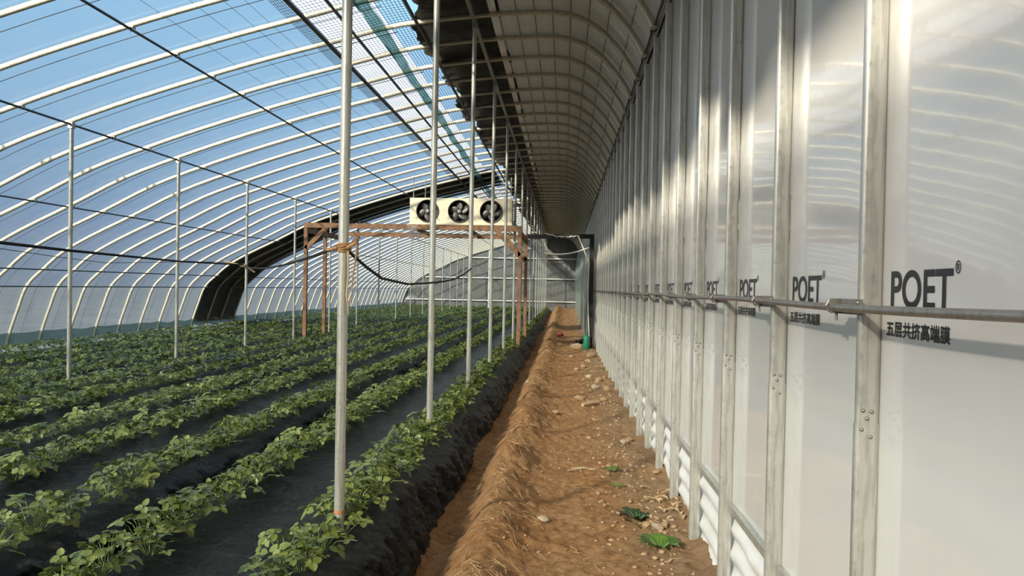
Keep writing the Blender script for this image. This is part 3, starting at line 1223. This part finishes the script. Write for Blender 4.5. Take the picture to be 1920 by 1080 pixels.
inview, rest = [], []
for sp in spots:
    q = project(sp[0], sp[1], 0.42)
    if q and -30 < q[0] < 1950 and -30 < q[1] < 1150:
        inview.append((q[2], sp))
    elif q and -900 < q[0] < 1950:
        rest.append(sp)
inview.sort()
solo = sorted([s for _, s in inview[:300]], key=lambda s: (s[2], s[1]))
rest += [s for _, s in inview[300:]]
cnt = {}
BED_Z = 0.315
for (x, y, ri) in solo:
    cnt[ri] = cnt.get(ri, 0) + 1
    root = empty('strawberry_plant', (x, y, BED_Z + random.uniform(-0.015, 0.01)))
    root.rotation_euler = (random.uniform(-0.12, 0.12), random.uniform(-0.12, 0.12), random.uniform(0, 2 * PI))
    s = random.uniform(0.82, 1.22)
    root.scale = (s, s, s * random.uniform(0.85, 1.1))
    tag(root, f'leafy green strawberry plant, {nth(cnt[ri])} from the near end of the {nth(ri + 1)} row beyond the path', 'strawberry plant', 'strawberry plants')
    fm, sm = random.choice(variants)
    for nm, me_ in (('foliage', fm), ('stalks', sm)):
        c = bpy.data.objects.new(nm, me_)
        COL.objects.link(c)
        c.parent = root
    if random.random() < 0.10:
        c = bpy.data.objects.new('flower', flower_me)
        c.location = (random.uniform(-0.1, 0.1), random.uniform(-0.1, 0.1), random.uniform(0.10, 0.15))
        c.rotation_euler = (random.uniform(-0.8, 0.8), random.uniform(-0.8, 0.8), 0)
        COL.objects.link(c)
        c.parent = root
# all the plants farther down the rows in one body
low = []
for s in range(6):
    fol, _ = plant_data(300 + s, False, 12, 1.0)
    low.append((np.array([tuple(p) for p in fol.v]), np.array(fol.f)))
VV, QQ, base = [], [], 0
for (x, y, ri) in rest:
    v_, f_ = low[random.randrange(6)]
    a, s = random.uniform(0, 2 * PI), random.uniform(0.85, 1.15)
    c_, s_ = math.cos(a) * s, math.sin(a) * s
    w = np.empty_like(v_)
    w[:, 0] = v_[:, 0] * c_ - v_[:, 1] * s_ + x
    w[:, 1] = v_[:, 0] * s_ + v_[:, 1] * c_ + y
    w[:, 2] = v_[:, 2] * s * random.uniform(0.85, 1.2) + BED_Z
    VV.append(w)
    QQ.append(f_ + base)
    base += len(v_)
o = np_mesh('strawberry_foliage', np.concatenate(VV), np.concatenate(QQ), 'leaf')
tag(o, 'massed green strawberry foliage farther down the long rows', 'strawberry foliage', 'strawberry plants', 'stuff')

# ------------------------------------------------------------------ rusty gantry with the fan cooler
GF, GR, GL, GRX = 19.0, 22.1, -6.74, -1.17
g = empty('steel_gantry', (GL, GF, 0.05))
tag(g, 'rusty angle steel gantry straddling the beds and carrying the cream fan unit', 'gantry')
gl = Vector((GL, GF, 0.05))


def gpart(nm, p, q, w, h, m='rust'):
    p, q = Vector(p) - gl, Vector(q) - gl
    up = (0, 0, 1) if abs((q - p).normalized().z) < 0.9 else (0, 1, 0)
    return MB().obox(p, q, w, h, up).build(nm, m, g, False)


gpart('front_beam', (GL - 0.05, GF, 3.33), (GRX + 0.03, GF, 3.31), 0.10, 0.13)
gpart('rear_beam', (GL - 0.05, GR, 3.33), (GRX + 0.03, GR, 3.31), 0.10, 0.13)
gpart('side_beam', (GL, GF, 3.20), (GL, GR, 3.20), 0.08, 0.13)
gpart('side_beam', (GRX, GF, 3.20), (GRX, GR, 3.20), 0.08, 0.13)
gpart('cross_beam', (-4.0, GF, 3.33), (-4.0, GR, 3.33), 0.08, 0.08)
gpart('cross_beam', (-2.6, GF, 3.33), (-2.6, GR, 3.33), 0.08, 0.08)
for x, y in ((GL, GF), (GL, (GF + GR) / 2), (GL, GR), (GRX, GF), (GRX, GR)):
    gpart('gantry_leg', (x, y, 0.02), (x, y, 3.28), 0.09, 0.09)
gpart('brace', (GL, GF - 0.02, 2.72), (GL + 0.55, GF - 0.02, 3.28), 0.05, 0.11)
gpart('brace', (GL, GR - 0.02, 2.72), (GL + 0.55, GR - 0.02, 3.28), 0.05, 0.11)
gpart('brace', (GRX, GF - 0.02, 2.62), (GRX - 0.62, GF - 0.02, 3.28), 0.05, 0.12)
gpart('brace', (GRX, GR - 0.02, 2.62), (GRX - 0.62, GR - 0.02, 3.28), 0.05, 0.12)

FX0, FX1, FZ0, FZ1, FY0, FY1 = -4.02, -1.39, 3.40, 4.07, 18.98, 19.62
FXC = (FX0 + FX1) / 2
fan = empty('fan_cooler', (FXC, FY0, FZ0))
tag(fan, 'cream air cooler with three dark fans on top of the rusty gantry', 'fan unit')
FR = 0.275
c_b = MB()
fcent = [(-0.855, 0.335), (-0.035, 0.335), (0.785, 0.335)]
w0, w1, hz = FX0 - FXC, FX1 - FXC, FZ1 - FZ0
# front panel with three round holes
bounds = [w0, -0.445, 0.375, 1.12, w1]
for (fx, fz), a0, a1 in zip(fcent, bounds[:3], bounds[1:4]):
    N = 48
    ring, sq = [], []
    for k_ in range(N):
        a = 2 * PI * k_ / N
        c_, s_ = math.cos(a), math.sin(a)
        ring.append((fx + FR * c_, 0, fz + FR * s_))
        tx = ((a1 - fx) / c_) if c_ > 1e-6 else (((a0 - fx) / c_) if c_ < -1e-6 else 1e9)
        tz = ((hz - fz) / s_) if s_ > 1e-6 else (((0 - fz) / s_) if s_ < -1e-6 else 1e9)
        t_ = min(tx, tz)
        sq.append((fx + t_ * c_, 0, fz + t_ * s_))
    c_b.add(ring + sq, [(k_, (k_ + 1) % N, N + (k_ + 1) % N, N + k_) for k_ in range(N)])
    for (cx0, cz0) in ((a0, 0), (a1, 0), (a1, hz), (a0, hz)):
        idx = sorted(range(N), key=lambda q: (sq[q][0] - cx0) ** 2 + (sq[q][2] - cz0) ** 2)[:2]
        c_b.add([sq[idx[0]], (cx0, 0, cz0), sq[idx[1]]], [(0, 1, 2)])
D = FY1 - FY0
c_b.add([(1.12, 0, 0), (w1, 0, 0), (w1, 0, hz), (1.12, 0, hz)], [(0, 1, 2, 3)])
c_b.add([(w0, 0, 0), (w0, D, 0), (w0, D, hz), (w0, 0, hz)], [(0, 1, 2, 3)])
c_b.add([(w1, 0, 0), (w1, D, 0), (w1, D, hz), (w1, 0, hz)], [(3, 2, 1, 0)])
c_b.add([(w0, 0, hz), (w1, 0, hz), (w1, D, hz), (w0, D, hz)], [(0, 1, 2, 3)])
c_b.add([(w0, 0, 0), (w1, 0, 0), (w1, D, 0), (w0, D, 0)], [(3, 2, 1, 0)])
c_b.box((w0 - 0.012, -0.012, -0.012), (w1 + 0.012, 0.0, 0.03))
casing = c_b.build('casing', 'cream', fan, False)
MB().box((w0 + 0.03, D - 0.02, 0.02), (w1 - 0.03, D, hz - 0.02)).build('rear_coil', 'fan_dark', fan, False)
MB().box((1.16, -0.015, 0.1), (w1 - 0.03, -0.001, hz - 0.02)).build('service_door', 'cream', fan, False)
for (fx, fz) in fcent:
    sh = MB().lathe([(FR - 0.012, 0.20), (FR - 0.012, -0.03), (FR + 0.012, -0.035), (FR + 0.016, 0.004)], (fx, 0, fz), (0, 1, 0), 40)
    sh.lathe([(FR - 0.012, 0.20), (0.001, 0.20)], (fx, 0, fz), (0, 1, 0), 40)
    shroud = sh.build('fan_ring', 'fan_dark', fan, True)
    a_off = random.uniform(0, 1)
    for k_ in range(5):
        a = a_off + 2 * PI * k_ / 5
        bl = MB()
        vs_, fs = [], []
        for i_, r_ in enumerate(np.linspace(0.06, FR - 0.03, 6)):
            t = i_ / 5
            wid = 0.035 + 0.055 * math.sin(PI * (0.15 + 0.75 * t))
            sw = 0.05 * t * t
            for j, cc in enumerate((-1, 0, 1)):
                lx, ly = r_, cc * wid + sw
                yy = 0.07 + cc * (0.04 - 0.012 * t) + 0.008 * (1 - abs(cc))
                vs_.append((fx + lx * math.cos(a) - ly * math.sin(a), yy, fz + lx * math.sin(a) + ly * math.cos(a)))
        for i_ in range(5):
            for j in range(2):
                q = i_ * 3 + j
                fs.append((q, q + 1, q + 4, q + 3))
        bl.add(vs_, fs)
        b_o = bl.build('blade', 'blade', shroud)
        sm_ = b_o.modifiers.new('thick', 'SOLIDIFY')
        sm_.thickness = 0.006
    MB().lathe([(0.001, -0.02), (0.045, -0.018), (0.055, 0.0), (0.06, 0.10), (0.06, 0.16)], (fx, 0, fz), (0, 1, 0), 20).build('hub', 'hub', shroud)
    MB().tube([(fx - FR - 0.03, -0.04, fz - 0.19), (fx - 0.05, -0.03, fz - 0.02)], 0.006, 6).tube([(fx + FR + 0.03, -0.04, fz - 0.22), (fx + 0.05, -0.03, fz - 0.02)], 0.006, 6).build('support_bar', 'fan_dark', shroud)
for dx in (0.08, 0.30, 2.60):
    x = FX0 + dx
    cxx, czz = arch_at(x, -0.02)
    yh = GF + (0.05 if dx != 0.30 else 0.5)
    tag(MB().tube([(x, yh, FZ1), (x, yh, FZ1 + 0.55)], 0.012, 6).build('hanging_rod', 'galv'),
        {0.08: 'front steel rod standing up at the near end of the fan unit', 0.30: 'rear steel rod standing up at the near end of the fan unit', 2.60: 'steel rod rising from the wall-side end of the fan unit'}[dx], 'rod', 'rods on the fan unit')

m = MB()
rr = random.Random(3)
for j in range(5):
    x0 = -4.05 + 0.06 * j
    zt_ = 3.36
    ln = rr.uniform(0.25, 0.75)
    pts_ = []
    for t in np.linspace(0, 1, 8):
        w = 0.03 * (1 - 0.6 * t)
        cx_, cy2 = x0 + 0.10 * t * rr.uniform(0.3, 1.2) + 0.03 * math.sin(5 * t + j), 18.93 - 0.02 * t
        pts_ += [(cx_ - w, cy2, zt_ - ln * t), (cx_ + w, cy2 - 0.01 * math.sin(9 * t), zt_ - ln * t)]
    m.add(pts_, [(2 * q, 2 * q + 1, 2 * q + 3, 2 * q + 2) for q in range(7)])
tag(m.build('plastic_shreds', 'milky'), 'torn clear plastic shreds dangling from the front gantry beam', 'plastic shreds')

# black wrapped frame between gantry and wall
bf = empty('black_door_frame', (0.78, 22.5, 0.1))
tag(bf, 'black wrapped goalpost frame across the path between gantry and white wall', 'frame')
MB().obox((-1.98, 0, 3.26), (0.06, 0, 3.29), 0.12, 0.13).build('frame_beam', 'black', bf, False)
MB().obox((0, 0, -0.05), (0, 0, 3.30), 0.13, 0.15, (0, 1, 0)).build('frame_post', 'black', bf, False)


def sag(p, q, s, n=14, wob=0.0, seed=1):
    rr = random.Random(seed)
    p, q = Vector(p), Vector(q)
    out = []
    for i_ in range(n + 1):
        t = i_ / n
        v_ = p.lerp(q, t)
        v_.z -= s * 4 * t * (1 - t)
        if 0 < i_ < n:
            v_ += Vector((rr.uniform(-wob, wob), rr.uniform(-wob, wob), rr.uniform(-wob, wob)))
        out.append(v_)
    return out


tag(MB().tube(sag((-1.15, 22.4, 3.02), (0.68, 22.4, 3.05), 0.20), 0.022, 6).build('cable', 'white_cable'), 'pale cable sagging across the path below the black frame', 'cable')
tag(MB().tube(sag((-0.6, 22.42, 3.46), (0.35, 22.42, 3.40), 0.07, 14, 0.02, 4) + sag((0.36, 22.42, 3.40), (0.70, 22.42, 2.6), 0.0, 4, 0.0) + [Vector((0.68, 22.40, 1.6)), Vector((0.76, 22.38, 0.15))], 0.018, 6).build('cable', 'white_cable'),
    'white cable looped over the black frame and down its post', 'cable')
tag(MB().tube(sag((-4.0, 19.25, 3.20), (-1.3, 19.3, 3.20), 0.05, 22, 0.03, 8), 0.02, 6).build('cable', 'white_cable'), 'white cable strung under the fan unit along the rusty beams', 'cable')

# loose film hanging in front of the posts beyond the black frame
yl = np.linspace(23.0, Y_END - 0.3, 60)
zl = np.linspace(-0.02, 1.0, 26)
TT, YY = np.meshgrid(zl, yl)
topz = 3.0 + 0.5 * sstep(23, 27, YY) + 0.6 * sstep(27, 50, YY)
ZZ = 0.30 * sstep(26, 54, YY) + TT * topz
XX = 0.76 - 0.10 * np.sin(TT * PI) * (0.6 + 1.2 * fbm(YY * 0.25, TT, 120, 2)) + 0.03 * fbm(YY * 1.0, TT * 4, 121, 3) + 0.10 * TT ** 5
o = np_mesh('loose_plastic_sheet', np.stack([XX, YY, ZZ], -1).reshape(-1, 3), grid_quads(len(yl), len(zl)), 'loose')
tag(o, 'cloudy plastic sheet hanging in front of the wall beyond the black frame', 'plastic sheet')

# ------------------------------------------------------------------ ropes and rag
cab = [(-5.57, 7.0, 2.15), (-5.91, 8.5, 2.145), (-6.97, 13.0, 2.165), (-7.17, 16.2, 2.20)]
fine = []
for i_ in range(len(cab) - 1):
    fine += [Vector(cab[i_]).lerp(Vector(cab[i_ + 1]), t) for t in np.linspace(0, 1, 8, endpoint=False)]
near = [Vector((-1.40, -10.9, 2.30)), Vector((-3.3, -2.7, 2.14)), Vector((-4.27, 1.4, 2.13)), Vector((-5.2, 5.4, 2.14))]
tag(MB().tube(near + fine + [Vector(cab[-1])], 0.017, 8).build('black_cable', 'rope_black'), 'thick black cable slung from the third outer pillar towards the viewer', 'cable')
tag(MB().tube(sag((-7.15, 16.15, 2.19), (-1.36, 4.42, 2.03), 0.10, 20), 0.012, 8).build('black_cable', 'rope_black'), 'black cable from the third outer pillar to the rag on the tall pillar', 'cable')
pts = [(-1.31, 4.45, 2.00), (-1.30, 4.8, 1.92), (-1.30, 5.23, 1.85), (-1.30, 6.1, 1.815), (-1.30, 6.96, 1.83), (-1.30, 7.8, 1.85), (-1.30, 8.63, 1.885), (-1.30, 9.5, 1.96), (-1.30, 10.3, 2.06)]
tag(MB().tube(pts, 0.010, 6).build('black_cable', 'rope_black'), 'black cable drooping between the first and third tall pillars', 'cable')
kn = MB()
for j in range(3):
    kn.tube([(-7.17 + 0.05 * math.cos(a), 16.3 + 0.055 * math.sin(a), 2.17 + 0.02 * j) for a in np.linspace(0, 2 * PI, 10)], 0.012, 5)
kn.tube([(-7.6, 16.2, 2.27), (-7.3, 16.2, 2.21), (-7.1, 16.2, 2.15), (-6.9, 16.2, 2.04)], 0.018, 5)
tag(kn.build('rope_knot', 'straw'), 'tan rope knot tying the black cable to the third outer pillar', 'knot')
rg = empty('knotted_rag', (-1.33, 4.40, 2.02))
tag(rg, 'brown rag knotted round the first tall pillar with its tails hanging', 'rag')
m = MB()
for j in range(4):
    m.tube([((0.037 + 0.004 * math.sin(3 * a + j)) * math.cos(a), (0.037 + 0.006 * math.cos(2 * a + j)) * math.sin(a), -0.014 + 0.010 * j + 0.006 * math.sin(a + j)) for a in np.linspace(0, 2 * PI, 18)], 0.0085, 6)
m.build('wrap', 'rag', rg)
m = MB()
m.tube([(0.03, -0.03, 0.0), (0.06, -0.035, 0.015), (0.085, -0.03, 0.03), (0.09, -0.03, 0.02)], [0.008, 0.013, 0.010, 0.006], 6)
m.tube([(-0.03, -0.03, 0.0), (-0.07, -0.03, -0.012), (-0.10, -0.02, -0.014)], [0.011, 0.009, 0.006], 6)
m.build('knot', 'rag', rg)
m = MB()
m.tube([(0.04, -0.04, -0.02), (0.045, -0.042, -0.15), (0.036, -0.04, -0.28), (0.050, -0.042, -0.40)], [0.007, 0.006, 0.006, 0.003], 6)
m.build('tail', 'straw', rg)
m = MB()
m.tube([(0.09, -0.03, 0.02), (0.085, -0.03, -0.06), (0.07, -0.035, -0.16), (0.062, -0.036, -0.34)], [0.007, 0.006, 0.005, 0.003], 6)
m.build('tail', 'rag', rg)
wz = [(-8.6, 9.0, 2.35), (-9.2, 13.0, 2.20), (-9.6, 15.0, 2.16), (-9.2, 18, 2.3), (-8.6, 22, 2.42)]
tag(MB().tube(wz, 0.006, 5).build('wire', 'rope_black'), 'thin dark wire slack along the low side above the outer beds', 'wire')

# ------------------------------------------------------------------ things on the path


def ground_at(x, y):
    return float(path_z(np.array([[x]]), np.array([[y]]))[0, 0])


def rock_mesh(seed, flat=0.7):
    bm = bmesh.new()
    bmesh.ops.create_icosphere(bm, subdivisions=2, radius=1.0)
    rr = random.Random(seed)
    ds = [Vector((rr.uniform(-1, 1), rr.uniform(-1, 1), rr.uniform(-1, 1))).normalized() for _ in range(9)]
    cuts = [rr.uniform(0.55, 0.9) for _ in ds]
    for v_ in bm.verts:
        for d_, c_ in zip(ds, cuts):
            q = v_.co.dot(d_)
            if q > c_:
                v_.co -= d_ * (q - c_)
        v_.co.z *= flat
        v_.co.x *= 1.15
    me_ = bpy.data.meshes.new('stone')
    bm.to_mesh(me_)
    bm.free()
    return me_


rocks = []
for s in range(7):
    a = rock_mesh(s)
    rocks.append((slot(a, 'stone'), slot(rock_mesh(s + 50), 'pale_stone')))


def stone(x, y, r, label, pale=False, group='stones on the path'):
    me_ = random.choice(rocks)[1 if pale else 0]
    o_ = bpy.data.objects.new('stone', me_)
    o_.location = (x, y, ground_at(x, y) + 0.30 * r)
    o_.scale = (r, r, r * random.uniform(0.8, 1.1))
    o_.rotation_euler = (random.uniform(-0.3, 0.3), random.uniform(-0.3, 0.3), random.uniform(0, 6.28))
    COL.objects.link(o_)
    return tag(o_, label, 'stone', group)


stone(0.40, 22.6, 0.21, 'large whitish rock on the path near the black frame', True)
stone(0.62, 23.2, 0.13, 'grey rock beside the foot of the black frame post', True)
stone(-0.13, 5.68, 0.045, 'pale stone alone in the middle of the near path', True)
stone(0.27, 12.3, 0.085, 'tan stone lying just beyond the wooden stick', False)
stone(-0.09, 10.6, 0.06, 'tan stone at the foot of the soil ridge', False)
stone(-0.62, 13.4, 0.06, 'pale stone on the ditch side of the soil ridge', True)
stone(0.80, 9.05, 0.075, 'tan stone in the hollow by the seventh wall post', False)
stone(0.72, 8.85, 0.05, 'pale stone in the hollow by the seventh wall post', True)
stone(0.93, 7.35, 0.055, 'tan stone against the sixth wall post', False)
for i_, (x, y, r) in enumerate(((0.66, 5.72, 0.045), (0.73, 5.66, 0.05), (0.79, 5.70, 0.042), (0.86, 5.86, 0.035), (0.93, 5.62, 0.03))):
    stone(x, y, r, f'tan stone in the cluster before the two green weeds, {nth(i_ + 1)} from the path side', i_ % 2 == 1)
for i_, (x, y, r) in enumerate(((0.30, 16.6, 0.07), (0.45, 17.2, 0.09), (0.62, 16.2, 0.08), (0.52, 15.3, 0.07), (0.40, 14.8, 0.06), (0.70, 14.6, 0.09), (0.58, 13.6, 0.07), (0.76, 13.0, 0.08), (0.62, 18.5, 0.11), (0.2, 19.6, 0.09),
                                (0.72, 19.6, 0.12), (0.66, 12.1, 0.06))):
    stone(x, y, r, f'rubble stone on the wall side of the path beyond the stick, {nth(i_ + 1)} of a dozen', i_ % 3 == 0)
# rubble: small loose stones nobody could count
VV, FF = [], []
base_r = []
for s in range(5):
    me_ = rock_mesh(200 + s)
    base_r.append((np.array([v_.co[:] for v_ in me_.vertices]), [tuple(p.vertices) for p in me_.polygons]))
gv, gf = [], []
off = 0
for i_ in range(1700):
    y = 3.3 * math.exp(random.random() * math.log(52 / 3.3))
    x = random.triangular(0.15, 0.91, 0.82) if random.random() < 0.85 else random.uniform(-0.85, 0.5)
    r = 0.005 + 0.017 * random.random() ** 2 * (1 + 0.03 * y)
    if x < 0.3:
        r *= 0.6
    v_, f_ = base_r[i_ % 5]
    a = random.uniform(0, 6.28)
    w = v_ * r
    w = np.stack([w[:, 0] * math.cos(a) - w[:, 1] * math.sin(a) + x, w[:, 0] * math.sin(a) + w[:, 1] * math.cos(a) + y, w[:, 2] + ground_at(x, y) + 0.2 * r], 1)
    gv.append(w)
    gf += [tuple(q + off for q in p) for p in f_]
    off += len(v_)
o = mesh_obj('gravel', np.concatenate(gv), gf, 'stone', None, True)
tag(o, 'loose tan gravel strewn along the foot of the white wall', 'gravel', None, 'stuff')
# dry straw and soil crumbs on the ridge
sv, sf = [], []
for i_ in range(1500):
    y = 3.2 * math.exp(random.random() * math.log(40 / 3.2))
    x = random.gauss(-0.42, 0.14) if random.random() < 0.6 else random.uniform(-0.85, 0.9)
    L = random.uniform(0.02, 0.075) * (1 + 0.02 * y)
    a = random.uniform(0, PI)
    w = 0.0008 * (1 + 0.08 * y)
    z = ground_at(x, y)
    dx, dy = math.cos(a) * L / 2, math.sin(a) * L / 2
    lift = random.uniform(0.0, 0.018)
    p0, p1 = Vector((x - dx, y - dy, ground_at(x - dx, y - dy) + 0.004)), Vector((x + dx, y + dy, ground_at(x + dx, y + dy) + 0.006 + lift))
    nrm = Vector((-math.sin(a), math.cos(a), 0)) * w
    b_ = len(sv)
    sv += [p0 - nrm, p0 + nrm, p1 + nrm, p1 - nrm, p0 + Vector((0, 0, 2 * w)), p1 + Vector((0, 0, 2 * w))]
    sf += [(b_, b_ + 3, b_ + 5, b_ + 4), (b_ + 1, b_ + 4, b_ + 5, b_ + 2), (b_, b_ + 1, b_ + 2, b_ + 3)]
o = mesh_obj('straw', sv, sf, 'straw', None, False)
tag(o, 'short dry straw bits scattered over the soil ridge and path', 'straw', None, 'stuff')

# wooden stick
z = ground_at(0.42, 11.5)
st = MB().tube([(0.30, 11.35, z + 0.035), (0.42, 11.5, z + 0.045), (0.56, 11.62, z + 0.05)], [0.030, 0.034, 0.028], 7).build('wooden_stick', 'wood')
tag(st, 'short split wooden stick lying across the path', 'stick')
tw = MB()
for p, q in (((0.06, 7.3), (0.36, 7.42)), ((0.10, 7.42), (0.33, 7.36)), ((0.15, 7.5), (0.20, 7.3))):
    tw.tube([(p[0], p[1], ground_at(*p) + 0.012), ((p[0] + q[0]) / 2, (p[1] + q[1]) / 2, ground_at((p[0] + q[0]) / 2, (p[1] + q[1]) / 2) + 0.025), (q[0], q[1], ground_at(*q) + 0.014)], 0.005, 5)
tag(tw.build('twig', 'pale_stone'), 'pale forked twig on the path before the soil hollow', 'twig')


def weed(x, y, r, n, label, m='weed', up=0.6, name='weed'):
    root = empty(name, (x, y, ground_at(x, y)))
    tag(root, label, 'weed')
    rr = random.Random(int(x * 1000 + y * 77))
    fol, stk = MB(), MB()
    for i_ in range(n):
        az = 2 * PI * i_ * 0.381966 + rr.uniform(-0.3, 0.3)
        L = r * rr.uniform(0.6, 1.1)
        lf = []
        fs = []
        nt = 8
        for t_i in range(nt):
            t = t_i / (nt - 1)
            w = L * 0.26 * math.sin(PI * (0.08 + 0.9 * t)) * (1.2 if t_i % 2 else 0.75)
            hz_ = L * up * math.sin(t * 2.0) * 0.8
            for c_ in (-1, 0, 1):
                lx, ly = 0.02 + L * t, w * c_
                lf.append((lx * math.cos(az) - ly * math.sin(az), lx * math.sin(az) + ly * math.cos(az), 0.01 + hz_ + 0.15 * w * abs(c_)))
        for t_i in range(nt - 1):
            for j in range(2):
                a = t_i * 3 + j
                fs.append((a, a + 3, a + 4, a + 1))
        fol.add(lf, fs)
        stk.tube([(0, 0, 0), (0.02 * math.cos(az), 0.02 * math.sin(az), 0.012), (L * 0.5 * math.cos(az), L * 0.5 * math.sin(az), 0.012 + L * up * 0.62)], 0.002, 4, False)
    fol.build('foliage', m, root)
    stk.build('stalks', 'stalk', root)


weed(0.70, 5.30, 0.15, 15, 'bright green leafy weed on the near path, closest to the viewer', up=0.45)
weed(0.63, 6.15, 0.15, 9, 'dark green broad weed sunk in the hollow behind the bright one', 'dark_leaf', 0.5)
weed(0.50, 7.35, 0.09, 9, 'small dusty weed tuft beside the pale twig', 'weed', 0.3)
weed(0.52, 6.85, 0.08, 8, 'tiny weed tuft between the twig and the dark weed', 'weed', 0.3)
dl = MB()
rr = random.Random(5)
for i_ in range(26):
    x, y = rr.uniform(0.70, 0.97), rr.uniform(5.85, 6.6)
    z = ground_at(x, y) + 0.012
    a = rr.uniform(0, PI)
    L, W_ = rr.uniform(0.05, 0.10), rr.uniform(0.014, 0.026)
    pts_ = []
    for t in np.linspace(0, 1, 5):
        w = W_ * math.sin(PI * (0.1 + 0.8 * t))
        for c_ in (-1, 0, 1):
            lx, ly = L * (t - 0.5), w * c_
            pts_.append((x + lx * math.cos(a) - ly * math.sin(a), y + lx * math.sin(a) + ly * math.cos(a), z + 0.02 * math.sin(PI * t) + 0.008 * abs(c_)))
    fs = [(i2 * 3 + j, i2 * 3 + j + 3, i2 * 3 + j + 4, i2 * 3 + j + 1) for i2 in range(4) for j in range(2)]
    dl.add(pts_, fs)
tag(dl.build('dry_leaves', 'dead_leaf'), 'heap of curled dry tan leaves against the wall posts', 'dry leaves', None, 'stuff')
# odds and ends by the frame
z = ground_at(0.60, 22.1)
m = MB()
m.lathe([(0.001, 0.0), (0.09, 0.0), (0.095, 0.02), (0.095, 0.34), (0.08, 0.40), (0.04, 0.44), (0.04, 0.48), (0.001, 0.48)], (0.66, 22.15, z), (0, 0, 1), 16)
tag(m.build('green_bottle', 'green_plastic'), 'green plastic bottle standing at the foot of the black frame', 'bottle')
z = ground_at(-0.2, 27.0)
m = MB()
for i_ in range(4):
    m.tube([(-0.25 + 0.03 * i_, 26.9 + 0.1 * i_, z + 0.02), (-0.22 + 0.05 * i_, 27.0, z + 0.07 + 0.02 * (i_ % 2)), (-0.15 + 0.04 * i_, 27.1, z + 0.03)], [0.03, 0.05, 0.03], 6)
tag(m.build('red_bag', 'red_plastic'), 'crumpled red plastic bag on the far path', 'plastic bag')
m = MB()
for i_ in range(7):
    a = i_ * 0.9
    m.tube([(0.45 + 0.05 * math.cos(a), 23.6 + 0.2 * math.sin(a), ground_at(0.45, 23.6) + 0.03 * i_), (0.50 + 0.12 * math.cos(a + 1), 23.7 + 0.15 * math.sin(a + 1), ground_at(0.5, 23.7) + 0.10 + 0.02 * i_), (0.58, 23.8 + 0.1 * i_, ground_at(0.55, 23.8) + 0.04)], 0.035, 6)
tag(m.build('black_hose', 'black'), 'tangle of black hose on the ground behind the black frame', 'hose')
